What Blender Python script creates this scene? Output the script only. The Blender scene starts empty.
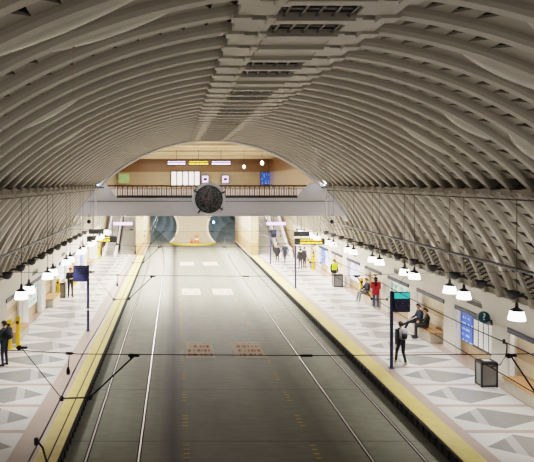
import bpy, bmesh, math, random
import numpy as np
from mathutils import Vector, Matrix

random.seed(7)
S = bpy.context.scene
COL = S.collection
PI = math.pi
CX = 2.2            # centre line of the hall (camera stands at x = 0)
R = 10.0            # radius of the barrel vault
EYE = 7.2
PITCH = 1.007       # rib spacing
Y0 = 0.39           # rib phase
YB = 37.6           # mezzanine beam
EDGE = 5.25         # platform edge, from the centre line
BED = -0.4

# ------------------------------------------------------------------ materials
def lin(c):
    return tuple(((v / 255) / 12.92 if v / 255 <= .04045 else ((v / 255 + .055) / 1.055) ** 2.4) for v in c)

class NT:
    def __init__(s, name):
        s.m = bpy.data.materials.new(name); s.m.use_nodes = True
        s.t = s.m.node_tree; s.n = s.t.nodes; s.l = s.t.links
        s.b = s.n['Principled BSDF']
    def new(s, typ, **kw):
        x = s.n.new(typ)
        for k, v in kw.items(): setattr(x, k, v)
        return x
    def put(s, sock, v):
        if hasattr(v, 'is_output') or isinstance(v, bpy.types.NodeSocket): s.l.new(v, sock)
        else: sock.default_value = v
    def m_(s, op, a, b=0.0, c=None):
        x = s.new('ShaderNodeMath', operation=op)
        s.put(x.inputs[0], a); s.put(x.inputs[1], b)
        if c is not None: s.put(x.inputs[2], c)
        return x.outputs[0]
    def xyz(s):
        tc = s.new('ShaderNodeTexCoord'); sp = s.new('ShaderNodeSeparateXYZ')
        s.l.new(tc.outputs['Object'], sp.inputs[0]); s.obj = tc.outputs['Object']
        return sp.outputs
    def noise(s, scale, detail=3, vec=None, stretch=None):
        x = s.new('ShaderNodeTexNoise'); x.inputs['Scale'].default_value = scale; x.inputs['Detail'].default_value = detail
        if vec is None:
            tc = s.new('ShaderNodeTexCoord'); vec = tc.outputs['Object']
        if stretch:
            mp = s.new('ShaderNodeMapping'); mp.inputs['Scale'].default_value = stretch
            s.l.new(vec, mp.inputs[0]); vec = mp.outputs[0]
        s.l.new(vec, x.inputs['Vector'])
        return x.outputs['Fac']
    def mix(s, f, a, b):
        x = s.new('ShaderNodeMix', data_type='RGBA')
        s.put(x.inputs[0], f)
        for i, v in ((6, a), (7, b)):
            if isinstance(v, (tuple, list)): x.inputs[i].default_value = (*v[:3], 1)
            else: s.l.new(v, x.inputs[i])
        return x.outputs[2]
    def col(s, v):
        if isinstance(v, (tuple, list)): s.b.inputs['Base Color'].default_value = (*v[:3], 1)
        else: s.l.new(v, s.b.inputs['Base Color'])

def mat(name, rgb, rough=.6, metal=0., emit=0., var=.12, scale=3., ecol=None):
    t = NT(name); c = lin(rgb)
    if var > 0:
        f = t.noise(scale)
        t.col(t.mix(f, tuple(v * (1 - var) for v in c), tuple(min(1, v * (1 + var)) for v in c)))
    else: t.col(c)
    t.b.inputs['Roughness'].default_value = rough
    t.b.inputs['Metallic'].default_value = metal
    if emit:
        t.b.inputs['Emission Color'].default_value = (*lin(ecol or rgb), 1)
        t.b.inputs['Emission Strength'].default_value = emit
    return t.m

M = {}
M['rib'] = mat('rib_concrete', (170, 163, 151), .6, var=.10, scale=1.2)
M['skin'] = mat('vault_concrete', (142, 135, 123), .62, var=.12, scale=.8)
M['smooth'] = mat('smooth_panel', (178, 172, 160), .38, var=.06)
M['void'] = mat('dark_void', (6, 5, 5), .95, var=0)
M['ledge'] = mat('ledge_concrete', (146, 139, 128), .7)
M['wallwhite'] = mat('cream_wall', (222, 217, 207), .5, var=.06)
M['tan'] = mat('tan_tile', (196, 164, 122), .45, var=.14, scale=4)
M['tanpale'] = mat('pale_tan_tile', (214, 194, 162), .4, var=.08)
M['header'] = mat('dark_blue_header', (46, 54, 78), .5)
M['black'] = mat('black_metal', (20, 20, 22), .5, var=0)
M['rubbershade'] = mat('black_rubber_and_shade', (12, 12, 12), .9, var=0)
M['darkgrey'] = mat('dark_grey_metal', (54, 54, 57), .5)
M['grey'] = mat('grey_metal', (128, 128, 128), .4, metal=.4)
M['steel'] = mat('steel', (176, 166, 166), .35, metal=.8)
M['navy'] = mat('navy_paint', (34, 38, 74), .4, var=.05)
M['beam'] = mat('grey_beam_paint', (214, 214, 222), .5, var=.03)
M['archband'] = mat('pale_arch_band', (190, 190, 192), .5, var=.05)
M['brown'] = mat('brown_wood', (92, 58, 40), .5)
M['balus'] = mat('cream_baluster', (226, 196, 164), .45)
M['brownbal'] = mat('brown_baluster', (120, 74, 48), .5)
M['yellow'] = None
M['yellowpaint'] = mat('yellow_paint', (240, 196, 30), .45, var=.05)
M['mutedyellow'] = mat('worn_yellow_paint', (176, 142, 52), .8, var=.2)
M['white'] = mat('white_enamel', (235, 235, 235), .4, var=.03)
M['lamp'] = mat('lamp_shade_glow', (255, 252, 246), .4, emit=9, var=0)
M['striplight'] = mat('strip_light_glow', (255, 250, 242), .4, emit=4, var=0)
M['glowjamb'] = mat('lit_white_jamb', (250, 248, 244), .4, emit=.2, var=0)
M['wire'] = mat('black_wire', (30, 24, 24), .6, var=0)
M['pole'] = mat('blue_grey_pole', (52, 54, 92), .45, var=.05)
M['wood'] = mat('bench_wood', (206, 158, 112), .45, var=.15, scale=6)
M['stone'] = mat('bench_stone', (196, 184, 166), .5)
M['stairgrey'] = mat('grey_stair', (150, 148, 142), .6)
M['escal'] = mat('escalator_step', (176, 172, 168), .45, metal=.3)
M['glowwhite'] = mat('white_balustrade', (248, 244, 240), .35, emit=.35, var=0)
M['purple'] = mat('purple_lit_sign', (222, 190, 240), .4, emit=2.2, var=0, ecol=(226, 180, 246))
M['paper'] = mat('paper_sheet', (238, 236, 232), .5, emit=.25, var=.06, scale=14)
M['orange'] = mat('orange_plastic', (232, 96, 48), .5)
M['orangecloth'] = mat('orange_strap_cloth', (168, 112, 44), .8)
M['bluelight'] = mat('blue_white_lamp', (190, 205, 255), .4, emit=45, var=0, ecol=(120, 150, 255))
M['whitelight'] = mat('bright_bulb', (255, 255, 255), .4, emit=30, var=0)
M['mezzceil'] = mat('mezzanine_ceiling', (214, 200, 178), .7, var=.05)
M['tunnel'] = mat('tunnel_lining', (128, 138, 136), .6, var=.25, scale=.7)
M['rim'] = mat('pale_portal_rim', (226, 214, 196), .5, var=.06)
M['windowlit'] = mat('lit_window_white', (250, 246, 246), .4, emit=1.6, var=0)
M['tealglow'] = mat('teal_lit_panel', (60, 190, 180), .4, emit=.9, var=.25, scale=5)
M['greenposter'] = mat('green_poster', (150, 190, 130), .5, emit=.35, var=.3, scale=3)
M['redpaint'] = mat('red_letter_paint', (160, 60, 52), .7)

def floor_bed():
    t = NT('track_bed_concrete'); x, y, z = t.xyz()
    u = t.m_('SUBTRACT', x, CX)
    n1 = t.noise(.55, 5, t.obj, (1.6, .12, 1)); n2 = t.noise(2.2, 6, t.obj, (.7, 2.2, 1))
    c = t.mix(n1, lin((112, 114, 102)), lin((164, 166, 150)))
    c = t.mix(t.m_('MULTIPLY', n2, .55), c, lin((84, 80, 70)))
    # darker brown lane between the tracks
    d = t.m_('ABSOLUTE', u)
    lane = t.m_('MINIMUM', t.m_('MAXIMUM', t.m_('DIVIDE', t.m_('SUBTRACT', 3.05, d), .75), 0.0), 1.0)
    c = t.mix(t.m_('MULTIPLY', lane, .58), c, lin((64, 57, 40)))
    st = t.m_('MULTIPLY', t.m_('MAXIMUM', t.m_('SUBTRACT', 1.0, t.m_('DIVIDE', t.m_('ABSOLUTE', t.m_('ADD', u, 2.25)), .42)), 0.0), .85)
    c = t.mix(st, c, lin((38, 34, 30)))
    # slab joints
    j = t.m_('LESS_THAN', t.m_('FRACT', t.m_('DIVIDE', y, 4.4)), .012)
    c = t.mix(t.m_('MULTIPLY', j, .5), c, lin((40, 38, 34)))
    t.col(c); t.b.inputs['Roughness'].default_value = .5
    rr = t.m_('MULTIPLY_ADD', n2, .2, .62); t.l.new(rr, t.b.inputs['Roughness']); t.b.inputs['Specular IOR Level'].default_value = .2
    return t.m
M['bed'] = floor_bed()

def floor_platform():
    t = NT('terrazzo_platform'); x, y, z = t.xyz()
    u = t.m_('SUBTRACT', t.m_('ABSOLUTE', t.m_('SUBTRACT', x, CX)), EDGE)
    v = t.m_('FRACT', t.m_('ADD', t.m_('DIVIDE', t.m_('SUBTRACT', y, 17.35), 2.013), 40))
    row = t.m_('FLOOR', t.m_('ADD', t.m_('DIVIDE', t.m_('SUBTRACT', y, 17.35), 2.013), 40))
    dv = t.m_('ABSOLUTE', t.m_('SUBTRACT', v, .5))
    u = t.m_('SUBTRACT', u, t.m_('MULTIPLY', t.m_('LESS_THAN', x, CX), .34))
    a = t.m_('DIVIDE', t.m_('SUBTRACT', u, 1.05), 1.15)
    b = t.m_('DIVIDE', t.m_('SUBTRACT', 3.88, u), 1.68)
    lim = t.m_('MULTIPLY', t.m_('MINIMUM', a, b), .40)
    rh = t.m_('LESS_THAN', dv, lim)
    n = t.noise(3, 4, t.obj); nf = t.noise(30, 3, t.obj)
    white = t.mix(n, lin((222, 219, 216)), lin((234, 232, 229)))
    grey = t.mix(n, lin((142, 141, 138)), lin((158, 157, 153)))
    pink = t.mix(n, lin((190, 166, 156)), lin((198, 176, 166)))
    c = t.mix(rh, white, grey)
    # pale diagonal through the grey diamond
    dg = t.m_('LESS_THAN', t.m_('ABSOLUTE', t.m_('SUBTRACT', t.m_('SUBTRACT', u, 1.66), t.m_('MULTIPLY', v, .4))), .14)
    c = t.mix(t.m_('MULTIPLY', t.m_('MULTIPLY', dg, rh), .45), c, white)
    bar = t.m_('GREATER_THAN', dv, .445)
    c = t.mix(bar, c, pink)
    c = t.mix(t.m_('LESS_THAN', u, .97), c, pink)
    c = t.mix(t.m_('GREATER_THAN', u, 3.93), c, pink)
    c = t.mix(t.m_('MULTIPLY', nf, .08), c, lin((120, 112, 106)))
    t.col(c)
    t.l.new(t.m_('MULTIPLY_ADD', n, .1, .2), t.b.inputs['Roughness'])
    return t.m
M['plat'] = floor_platform()

def yellow_tactile():
    t = NT('yellow_tactile'); x, y, z = t.xyz()
    n = t.noise(2.5, 5, t.obj)
    c = t.mix(n, lin((206, 174, 84)), lin((238, 216, 136)))
    def dots(q): return t.m_('GREATER_THAN', t.m_('SINE', t.m_('MULTIPLY', q, 2 * PI / .06)), .2)
    c = t.mix(t.m_('MULTIPLY', t.m_('MULTIPLY', dots(x), dots(y)), .25), c, lin((244, 226, 150)))
    t.col(c); t.b.inputs['Roughness'].default_value = .55
    return t.m
M['yellow'] = yellow_tactile()

def tile_bands(name, pal, z_edges, joint=.6, emit=0):
    t = NT(name); x, y, z = t.xyz()
    c = lin(pal[0])
    n = t.noise(1.5, 3, t.obj)
    for e, p in zip(z_edges, pal[1:]):
        c = t.mix(t.m_('GREATER_THAN', z, e), c, lin(p))
    j = t.m_('MAXIMUM', t.m_('LESS_THAN', t.m_('FRACT', t.m_('DIVIDE', t.m_('ADD', x, y), joint)), .03),
             t.m_('LESS_THAN', t.m_('FRACT', t.m_('DIVIDE', z, joint * .5)), .05))
    c = t.mix(t.m_('MULTIPLY', j, .35), c, lin((90, 70, 50)))
    c = t.mix(t.m_('MULTIPLY', n, .25), c, lin((150, 120, 90)))
    t.col(c); t.b.inputs['Roughness'].default_value = .35
    return t.m
M['alcove'] = tile_bands('alcove_tile', [(190, 160, 122), (222, 204, 174), (196, 164, 124), (226, 208, 180), (206, 178, 140)], [.55, 1.0, 1.35, 1.75], .5)
M['mezzwall'] = tile_bands('mezzanine_wall_tile', [(186, 172, 150), (176, 160, 136), (128, 98, 70), (112, 84, 60)], [6.8, 8.5, 9.5], 1.0)
M['pier'] = tile_bands('pier_brick', [(176, 164, 144), (182, 170, 150)], [1.0], .4)
M['sidetan'] = tile_bands('side_wall_tile', [(184, 150, 112), (202, 176, 140), (214, 196, 168)], [1.2, 2.4], .6)

def text_lines(name, bg, fg, su, sv, ax=('x', 'z'), emit=0., dens=.5, gap=.45):
    """short dashes in rows: illegible lines of small writing"""
    t = NT(name); x, y, z = t.xyz(); d = dict(x=x, y=y, z=z)
    a, b = d[ax[0]], d[ax[1]]
    r = t.m_('FRACT', t.m_('MULTIPLY', b, sv)); rows = t.m_('MULTIPLY', t.m_('GREATER_THAN', r, gap), t.m_('LESS_THAN', r, .95))
    nz = t.new('ShaderNodeTexNoise', noise_dimensions='2D'); cb = t.new('ShaderNodeCombineXYZ')
    t.l.new(t.m_('MULTIPLY', a, su), cb.inputs[0]); t.l.new(t.m_('FLOOR', t.m_('MULTIPLY', b, sv)), cb.inputs[1])
    t.l.new(cb.outputs[0], nz.inputs['Vector']); nz.inputs['Scale'].default_value = 1; nz.inputs['Detail'].default_value = 2
    f = t.m_('MULTIPLY', rows, t.m_('GREATER_THAN', nz.outputs['Fac'], dens))
    c = t.mix(f, lin(bg), lin(fg)); t.col(c)
    t.b.inputs['Roughness'].default_value = .5
    if emit:
        t.l.new(c, t.b.inputs['Emission Color']); t.b.inputs['Emission Strength'].default_value = emit
    return t.m
M['roadtext'] = text_lines('white_panel_red_lettering', (186, 175, 160), (150, 84, 72), 7, 1.5, ('x', 'y'), dens=.5, gap=.42)
for _n in M['roadtext'].node_tree.nodes:
    if _n.type == 'BSDF_PRINCIPLED': _n.inputs['Roughness'].default_value = .95; _n.inputs['Specular IOR Level'].default_value = .05
M['led'] = text_lines('amber_led_text', (24, 18, 8), (255, 206, 60), 14, 2.4, ('x', 'z'), 2.0, .42, .2)
M['ledpurple'] = text_lines('violet_lit_sign_text', (120, 90, 170), (245, 232, 255), 9, 2.4, ('x', 'z'), 2.6, .4, .25)
M['signtext'] = text_lines('navy_sign_small_text', (32, 36, 72), (130, 136, 172), 22, 11, ('x', 'z'), 0, .58, .6)
M['blueposter'] = text_lines('blue_poster_print', (58, 98, 216), (170, 190, 242), 3.2, 4.2, ('y', 'z'), .55, .5, .6)
M['sheettext'] = text_lines('notice_sheet_print', (236, 236, 232), (170, 170, 180), 16, 12, ('y', 'z'), .3, .55, .6)
M['posterviolet'] = text_lines('pale_violet_poster_print', (222, 220, 240), (150, 160, 215), 4, 4, ('y', 'z'), .5, .55, .5)
M['postermix'] = text_lines('green_and_white_poster_print', (214, 228, 214), (70, 168, 158), 3, 3, ('y', 'z'), .5, .5, .4)
M['bluemap'] = text_lines('blue_wall_map', (40, 84, 190), (150, 180, 235), 4, 4, ('x', 'z'), .5, .56, .5)

def dial():
    t = NT('dark_scrap_dial'); x, y, z = t.xyz()
    v = t.new('ShaderNodeTexVoronoi'); v.inputs['Scale'].default_value = 9; t.l.new(t.obj, v.inputs['Vector'])
    hs = t.new('ShaderNodeHueSaturation'); hs.inputs['Saturation'].default_value = .55; hs.inputs['Value'].default_value = .16
    t.l.new(v.outputs['Color'], hs.inputs['Color'])
    n = t.noise(14, 3, t.obj)
    t.col(t.mix(t.m_('GREATER_THAN', n, .52), hs.outputs[0], lin((18, 16, 20))))
    t.b.inputs['Roughness'].default_value = .4
    return t.m
M['dial'] = dial()

def cloth(name, rgb, rough=.8): return mat('cloth_' + name, rgb, rough, var=.15, scale=9)
M['skinp'] = mat('skin', (206, 156, 128), .55, var=.05)
M['hair'] = mat('dark_hair', (34, 26, 22), .6, var=.2, scale=20)
C = {k: cloth(k, v) for k, v in dict(black=(30, 30, 34), navy=(36, 42, 62), denim=(58, 78, 118), greydenim=(132, 140, 156), red=(176, 30, 42),
     green=(44, 58, 50), charcoal=(52, 52, 56), paleg=(176, 176, 180), neon=(206, 232, 40), shoe=(28, 26, 26), whiteshoe=(226, 222, 218), tanshoe=(196, 176, 120), redhat=(190, 40, 44), maroon=(96, 40, 44)).items()}

# ------------------------------------------------------------------ mesh helpers
def ob(name, bm, mats, parent=None, smooth=False, loc=None):
    me = bpy.data.meshes.new(name)
    bmesh.ops.recalc_face_normals(bm, faces=bm.faces) if not getattr(bm, '_keep', False) else None
    bm.to_mesh(me); bm.free()
    for m in (mats if isinstance(mats, (list, tuple)) else [mats]): me.materials.append(m)
    if smooth:
        for p in me.polygons: p.use_smooth = True
    return link(name, me, parent, loc)

def link(name, me, parent=None, loc=None):
    o = bpy.data.objects.new(name, me); COL.objects.link(o)
    if parent is not None: o.parent = parent
    if loc is not None: o.location = loc
    return o

def tag(o, label=None, cat=None, group=None, kind=None):
    if label: o['label'] = label
    if cat: o['category'] = cat
    if group: o['group'] = group
    if kind: o['kind'] = kind
    return o

def thing(name, label, cat, loc=(0, 0, 0), rz=0, group=None):
    o = bpy.data.objects.new(name, None); COL.objects.link(o)
    o.location = loc; o.rotation_euler = (0, 0, rz); o.empty_display_size = .1
    return tag(o, label, cat, group)

def BM(): return bmesh.new()

def box(bm, x0, x1, y0, y1, z0, z1, mi=0, bev=0):
    v = [bm.verts.new(p) for p in ((x0, y0, z0), (x1, y0, z0), (x1, y1, z0), (x0, y1, z0), (x0, y0, z1), (x1, y0, z1), (x1, y1, z1), (x0, y1, z1))]
    fs = [bm.faces.new([v[i] for i in q]) for q in ((3, 2, 1, 0), (4, 5, 6, 7), (0, 1, 5, 4), (1, 2, 6, 5), (2, 3, 7, 6), (3, 0, 4, 7))]
    for f in fs: f.material_index = mi
    if bev:
        es = list({e for f in fs for e in f.edges})
        bmesh.ops.bevel(bm, geom=es, offset=bev, segments=2, affect='EDGES', clamp_overlap=True)
    return bm

def quad(bm, pts, mi=0):
    f = bm.faces.new([bm.verts.new(p) for p in pts]); f.material_index = mi
    return f

def tube(bm, pts, r, n=8, mi=0, caps=True):
    pts = [Vector(p) for p in pts]; rs = r if isinstance(r, (list, tuple)) else [r] * len(pts)
    rings = []
    for i, p in enumerate(pts):
        d = (pts[min(i + 1, len(pts) - 1)] - pts[max(i - 1, 0)]).normalized()
        a = Vector((0, 0, 1)) if abs(d.z) < .9 else Vector((1, 0, 0))
        u = d.cross(a).normalized(); w = d.cross(u)
        rings.append([bm.verts.new(p + (u * math.cos(2 * PI * k / n) + w * math.sin(2 * PI * k / n)) * rs[i]) for k in range(n)])
    for a, b in zip(rings, rings[1:]):
        for k in range(n):
            f = bm.faces.new((a[k], a[(k + 1) % n], b[(k + 1) % n], b[k])); f.material_index = mi
    if caps:
        bm.faces.new(rings[0][::-1]).material_index = mi; bm.faces.new(rings[-1]).material_index = mi
    return bm

def lathe(bm, prof, c=(0, 0, 0), n=20, mi=0, axis='z', cap=True):
    rings = []
    for r, h in prof:
        ring = []
        for k in range(n):
            a = 2 * PI * k / n
            p = (r * math.cos(a), r * math.sin(a), h)
            if axis == 'y': p = (p[0], h, p[1])
            if axis == 'x': p = (h, p[0], p[1])
            ring.append(bm.verts.new((p[0] + c[0], p[1] + c[1], p[2] + c[2])))
        rings.append(ring)
    for a, b in zip(rings, rings[1:]):
        for k in range(n): bm.faces.new((a[k], a[(k + 1) % n], b[(k + 1) % n], b[k])).material_index = mi
    if cap:
        bm.faces.new(rings[0][::-1]).material_index = mi; bm.faces.new(rings[-1]).material_index = mi
    return bm

def prism(bm, poly, y0, y1, mi=0):
    """polygon in x,z extruded along y"""
    a = [bm.verts.new((x, y0, z)) for x, z in poly]; b = [bm.verts.new((x, y1, z)) for x, z in poly]
    bm.faces.new(a).material_index = mi; bm.faces.new(b[::-1]).material_index = mi
    n = len(poly)
    for i in range(n): bm.faces.new((a[i], b[i], b[(i + 1) % n], a[(i + 1) % n])).material_index = mi
    return bm

def prismx(bm, poly, x0, x1, mi=0):
    a = [bm.verts.new((x0, y, z)) for y, z in poly]; b = [bm.verts.new((x1, y, z)) for y, z in poly]
    bm.faces.new(a).material_index = mi; bm.faces.new(b[::-1]).material_index = mi
    n = len(poly)
    for i in range(n): bm.faces.new((a[i], b[i], b[(i + 1) % n], a[(i + 1) % n])).material_index = mi
    return bm

def vp(side, th, r, y): return (CX + side * r * math.cos(th), y, r * math.sin(th))
def ords(i): return ['first', 'second', 'third', 'fourth', 'fifth', 'sixth', 'seventh', 'eighth', 'ninth', 'tenth', 'eleventh', 'twelfth', 'thirteenth', 'fourteenth', 'fifteenth', 'sixteenth', 'seventeenth', 'eighteenth', 'nineteenth', 'twentieth'][i]
SIDE = {-1: 'left', 1: 'right'}

# ------------------------------------------------------------------ vault
TL = math.asin(.705)                 # ledge angle
TC = math.acos(.118)                 # where the crown band starts
TZ = math.asin(.515)                 # cut under the mezzanine slab
TB = math.asin(.312)                 # foot of the ribs
KMIN, KMAX = -3, 36

def notch_panel(bm, side, y, t0, t1, n, depth=.75, skip=(), r0=R + .0, r1=R + .03):
    """one bay of precast skin between two ribs with triangular openings along the side of the nearer rib"""
    ya, yb = y + .11, y + PITCH - .12
    d = (t1 - t0) / n
    for i in range(n):
        a, b = t0 + i * d, t0 + (i + 1) * d
        P = lambda th, yy, r: bm.verts.new(vp(side, th, r, yy))
        if i in skip:
            bm.faces.new((P(a, ya, r0), P(a, yb, r1), P(b, yb, r1), P(b, ya, r0))); continue
        p0, p1, p2, p3 = P(a, ya, r0), P(a + .06 * d, ya, r0), P(a + .94 * d, ya, r0), P(b, ya, r0)
        rq = r0 + (r1 - r0) * depth / (yb - ya)
        q = P(a + .80 * d, ya + depth, rq)
        e0, e1 = P(a, yb, r1), P(b, yb, r1)
        bm.faces.new((p0, p1, q, e0)); bm.faces.new((q, e1, e0)); bm.faces.new((p2, p3, e1, q))
        o = .05
        p1o, qo = P(a + .06 * d, ya, r0 + o), P(a + .80 * d, ya + depth, rq + o)
        bm.faces.new((p1, q, qo, p1o))

def arc_bar(bm, side, t0, t1, prof, y, n=24, mi=0):
    rings = []
    for i in range(n + 1):
        th = t0 + (t1 - t0) * i / n
        rings.append([bm.verts.new(vp(side, th, r, y + dy)) for dy, r in prof])
    m = len(prof)
    for a, b in zip(rings, rings[1:]):
        for k in range(m): bm.faces.new((a[k], a[(k + 1) % m], b[(k + 1) % m], b[k])).material_index = mi
    bm.faces.new(rings[0][::-1]); bm.faces.new(rings[-1])

RIBP = [(-.13, R + .14), (-.13, R - .04), (-.10, R - .11), (.07, R - .125), (.10, R - .10), (.12, R - .02), (.12, R + .14)]
LENS = {(1, 9): (4, 10), (1, 10): (6, 12), (1, 8): (5, 12), (1, 13): (1, 5), (1, 14): (4, 8), (-1, 7): (6, 13), (-1, 12): (4, 9), (-1, 8): (8, 14), (1, 11): (1, 5), (1, 17): (3, 8), (-1, 16): (3, 8)}
NU = 16
bm = BM()
for k in range(KMIN, KMAX + 1):
    y = Y0 + k * PITCH
    for sd in (-1, 1):
        sk = LENS.get((sd, k)); sk = set(range(*sk)) if sk else set()
        notch_panel(bm, sd, y, TL + .034, TC, NU, skip=sk)
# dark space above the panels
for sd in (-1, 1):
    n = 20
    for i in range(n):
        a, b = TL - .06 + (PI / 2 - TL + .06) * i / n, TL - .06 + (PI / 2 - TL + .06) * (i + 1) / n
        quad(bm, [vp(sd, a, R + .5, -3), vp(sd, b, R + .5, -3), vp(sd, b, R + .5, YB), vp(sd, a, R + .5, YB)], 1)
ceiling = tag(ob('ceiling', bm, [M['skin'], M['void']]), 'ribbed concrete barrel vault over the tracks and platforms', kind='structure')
rib_me = {}
for sd in (-1, 1):
    bm = BM(); arc_bar(bm, sd, TL, TC + .002, RIBP, 0, 34)
    o = ob('rib', bm, M['rib'], ceiling, smooth=False, loc=(0, Y0 + KMIN * PITCH, 0)); rib_me[sd] = o.data
    for k in range(KMIN + 1, KMAX + 2): link('rib', o.data, ceiling, (0, Y0 + k * PITCH, 0))
# smooth lens panels
for (sd, k), (i0, i1) in LENS.items():
    d = (TC - TL - .012) / NU; a, b = TL + .012 + i0 * d, TL + .012 + i1 * d
    y = Y0 + k * PITCH; bm = BM(); n, m = 20, 6; g = []
    for i in range(n + 1):
        f = math.sin(PI * i / n) ** .7; row = []
        for j in range(m + 1):
            w = j / m; yy = y + .14 + .74 * w * f
            row.append(bm.verts.new(vp(sd, a + (b - a) * i / n, R + .03 - .02 * w - .11 * f * math.sin(PI * min(1, w)), yy)))
        g.append(row)
    for i in range(n):
        for j in range(m):
            bm.faces.new((g[i][j], g[i + 1][j], g[i + 1][j + 1], g[i][j + 1]))
    bmesh.ops.remove_doubles(bm, verts=bm.verts, dist=1e-4)
    ob('smooth_panel', bm, M['smooth'], ceiling, smooth=True)
# crown band: paired blocks beside a strip of panels and grilles
bm = BM()
for k in range(KMIN, KMAX + 1):
    y = Y0 + k * PITCH
    for sd in (-1, 1):
        x0, x1 = sorted((CX + sd * .62, CX + sd * 1.22)); box(bm, x0, x1, y + .14, y + .88, 9.80, 9.92)
        x0, x1 = sorted((CX + sd * .52, CX + sd * .74)); box(bm, x0, x1, y - .12, y + .3, 9.76, 9.95)
        x0, x1 = sorted((CX + sd * 1.0, CX + sd * 1.3)); box(bm, x0, x1, y - .15, y + .15, 9.75, 9.95)
    if k % 4 not in (0, 1): box(bm, CX - .6, CX + .6, y + .1, y + PITCH - .1, 9.80, 9.92)
    box(bm, CX - .62, CX + .62, y - .1, y + .1, 9.72, 9.98)
tag(ob('crown_block_band', bm, M['rib'], ceiling), 'stepped precast blocks along the crown')
bm = BM()
for i in range(3): box(bm, -.56, .56, .26 + i * .22, .285 + i * .22, 9.80, 9.83)
for i in range(5): box(bm, -.52 + i * .25, -.48 + i * .25, .12, .88, 9.78, 9.81)
box(bm, -.62, .62, .1, .9, 9.99, 10.01, 1)
g0 = None
for k in range(KMIN, KMAX + 1):
    if k % 4 in (0, 1):
        if g0 is None: g0 = ob('ceiling_grille', bm, [M['darkgrey'], M['void']], ceiling, loc=(CX, Y0 + k * PITCH, 0))
        else: link('ceiling_grille', g0.data, ceiling, (CX, Y0 + k * PITCH, 0))

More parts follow.
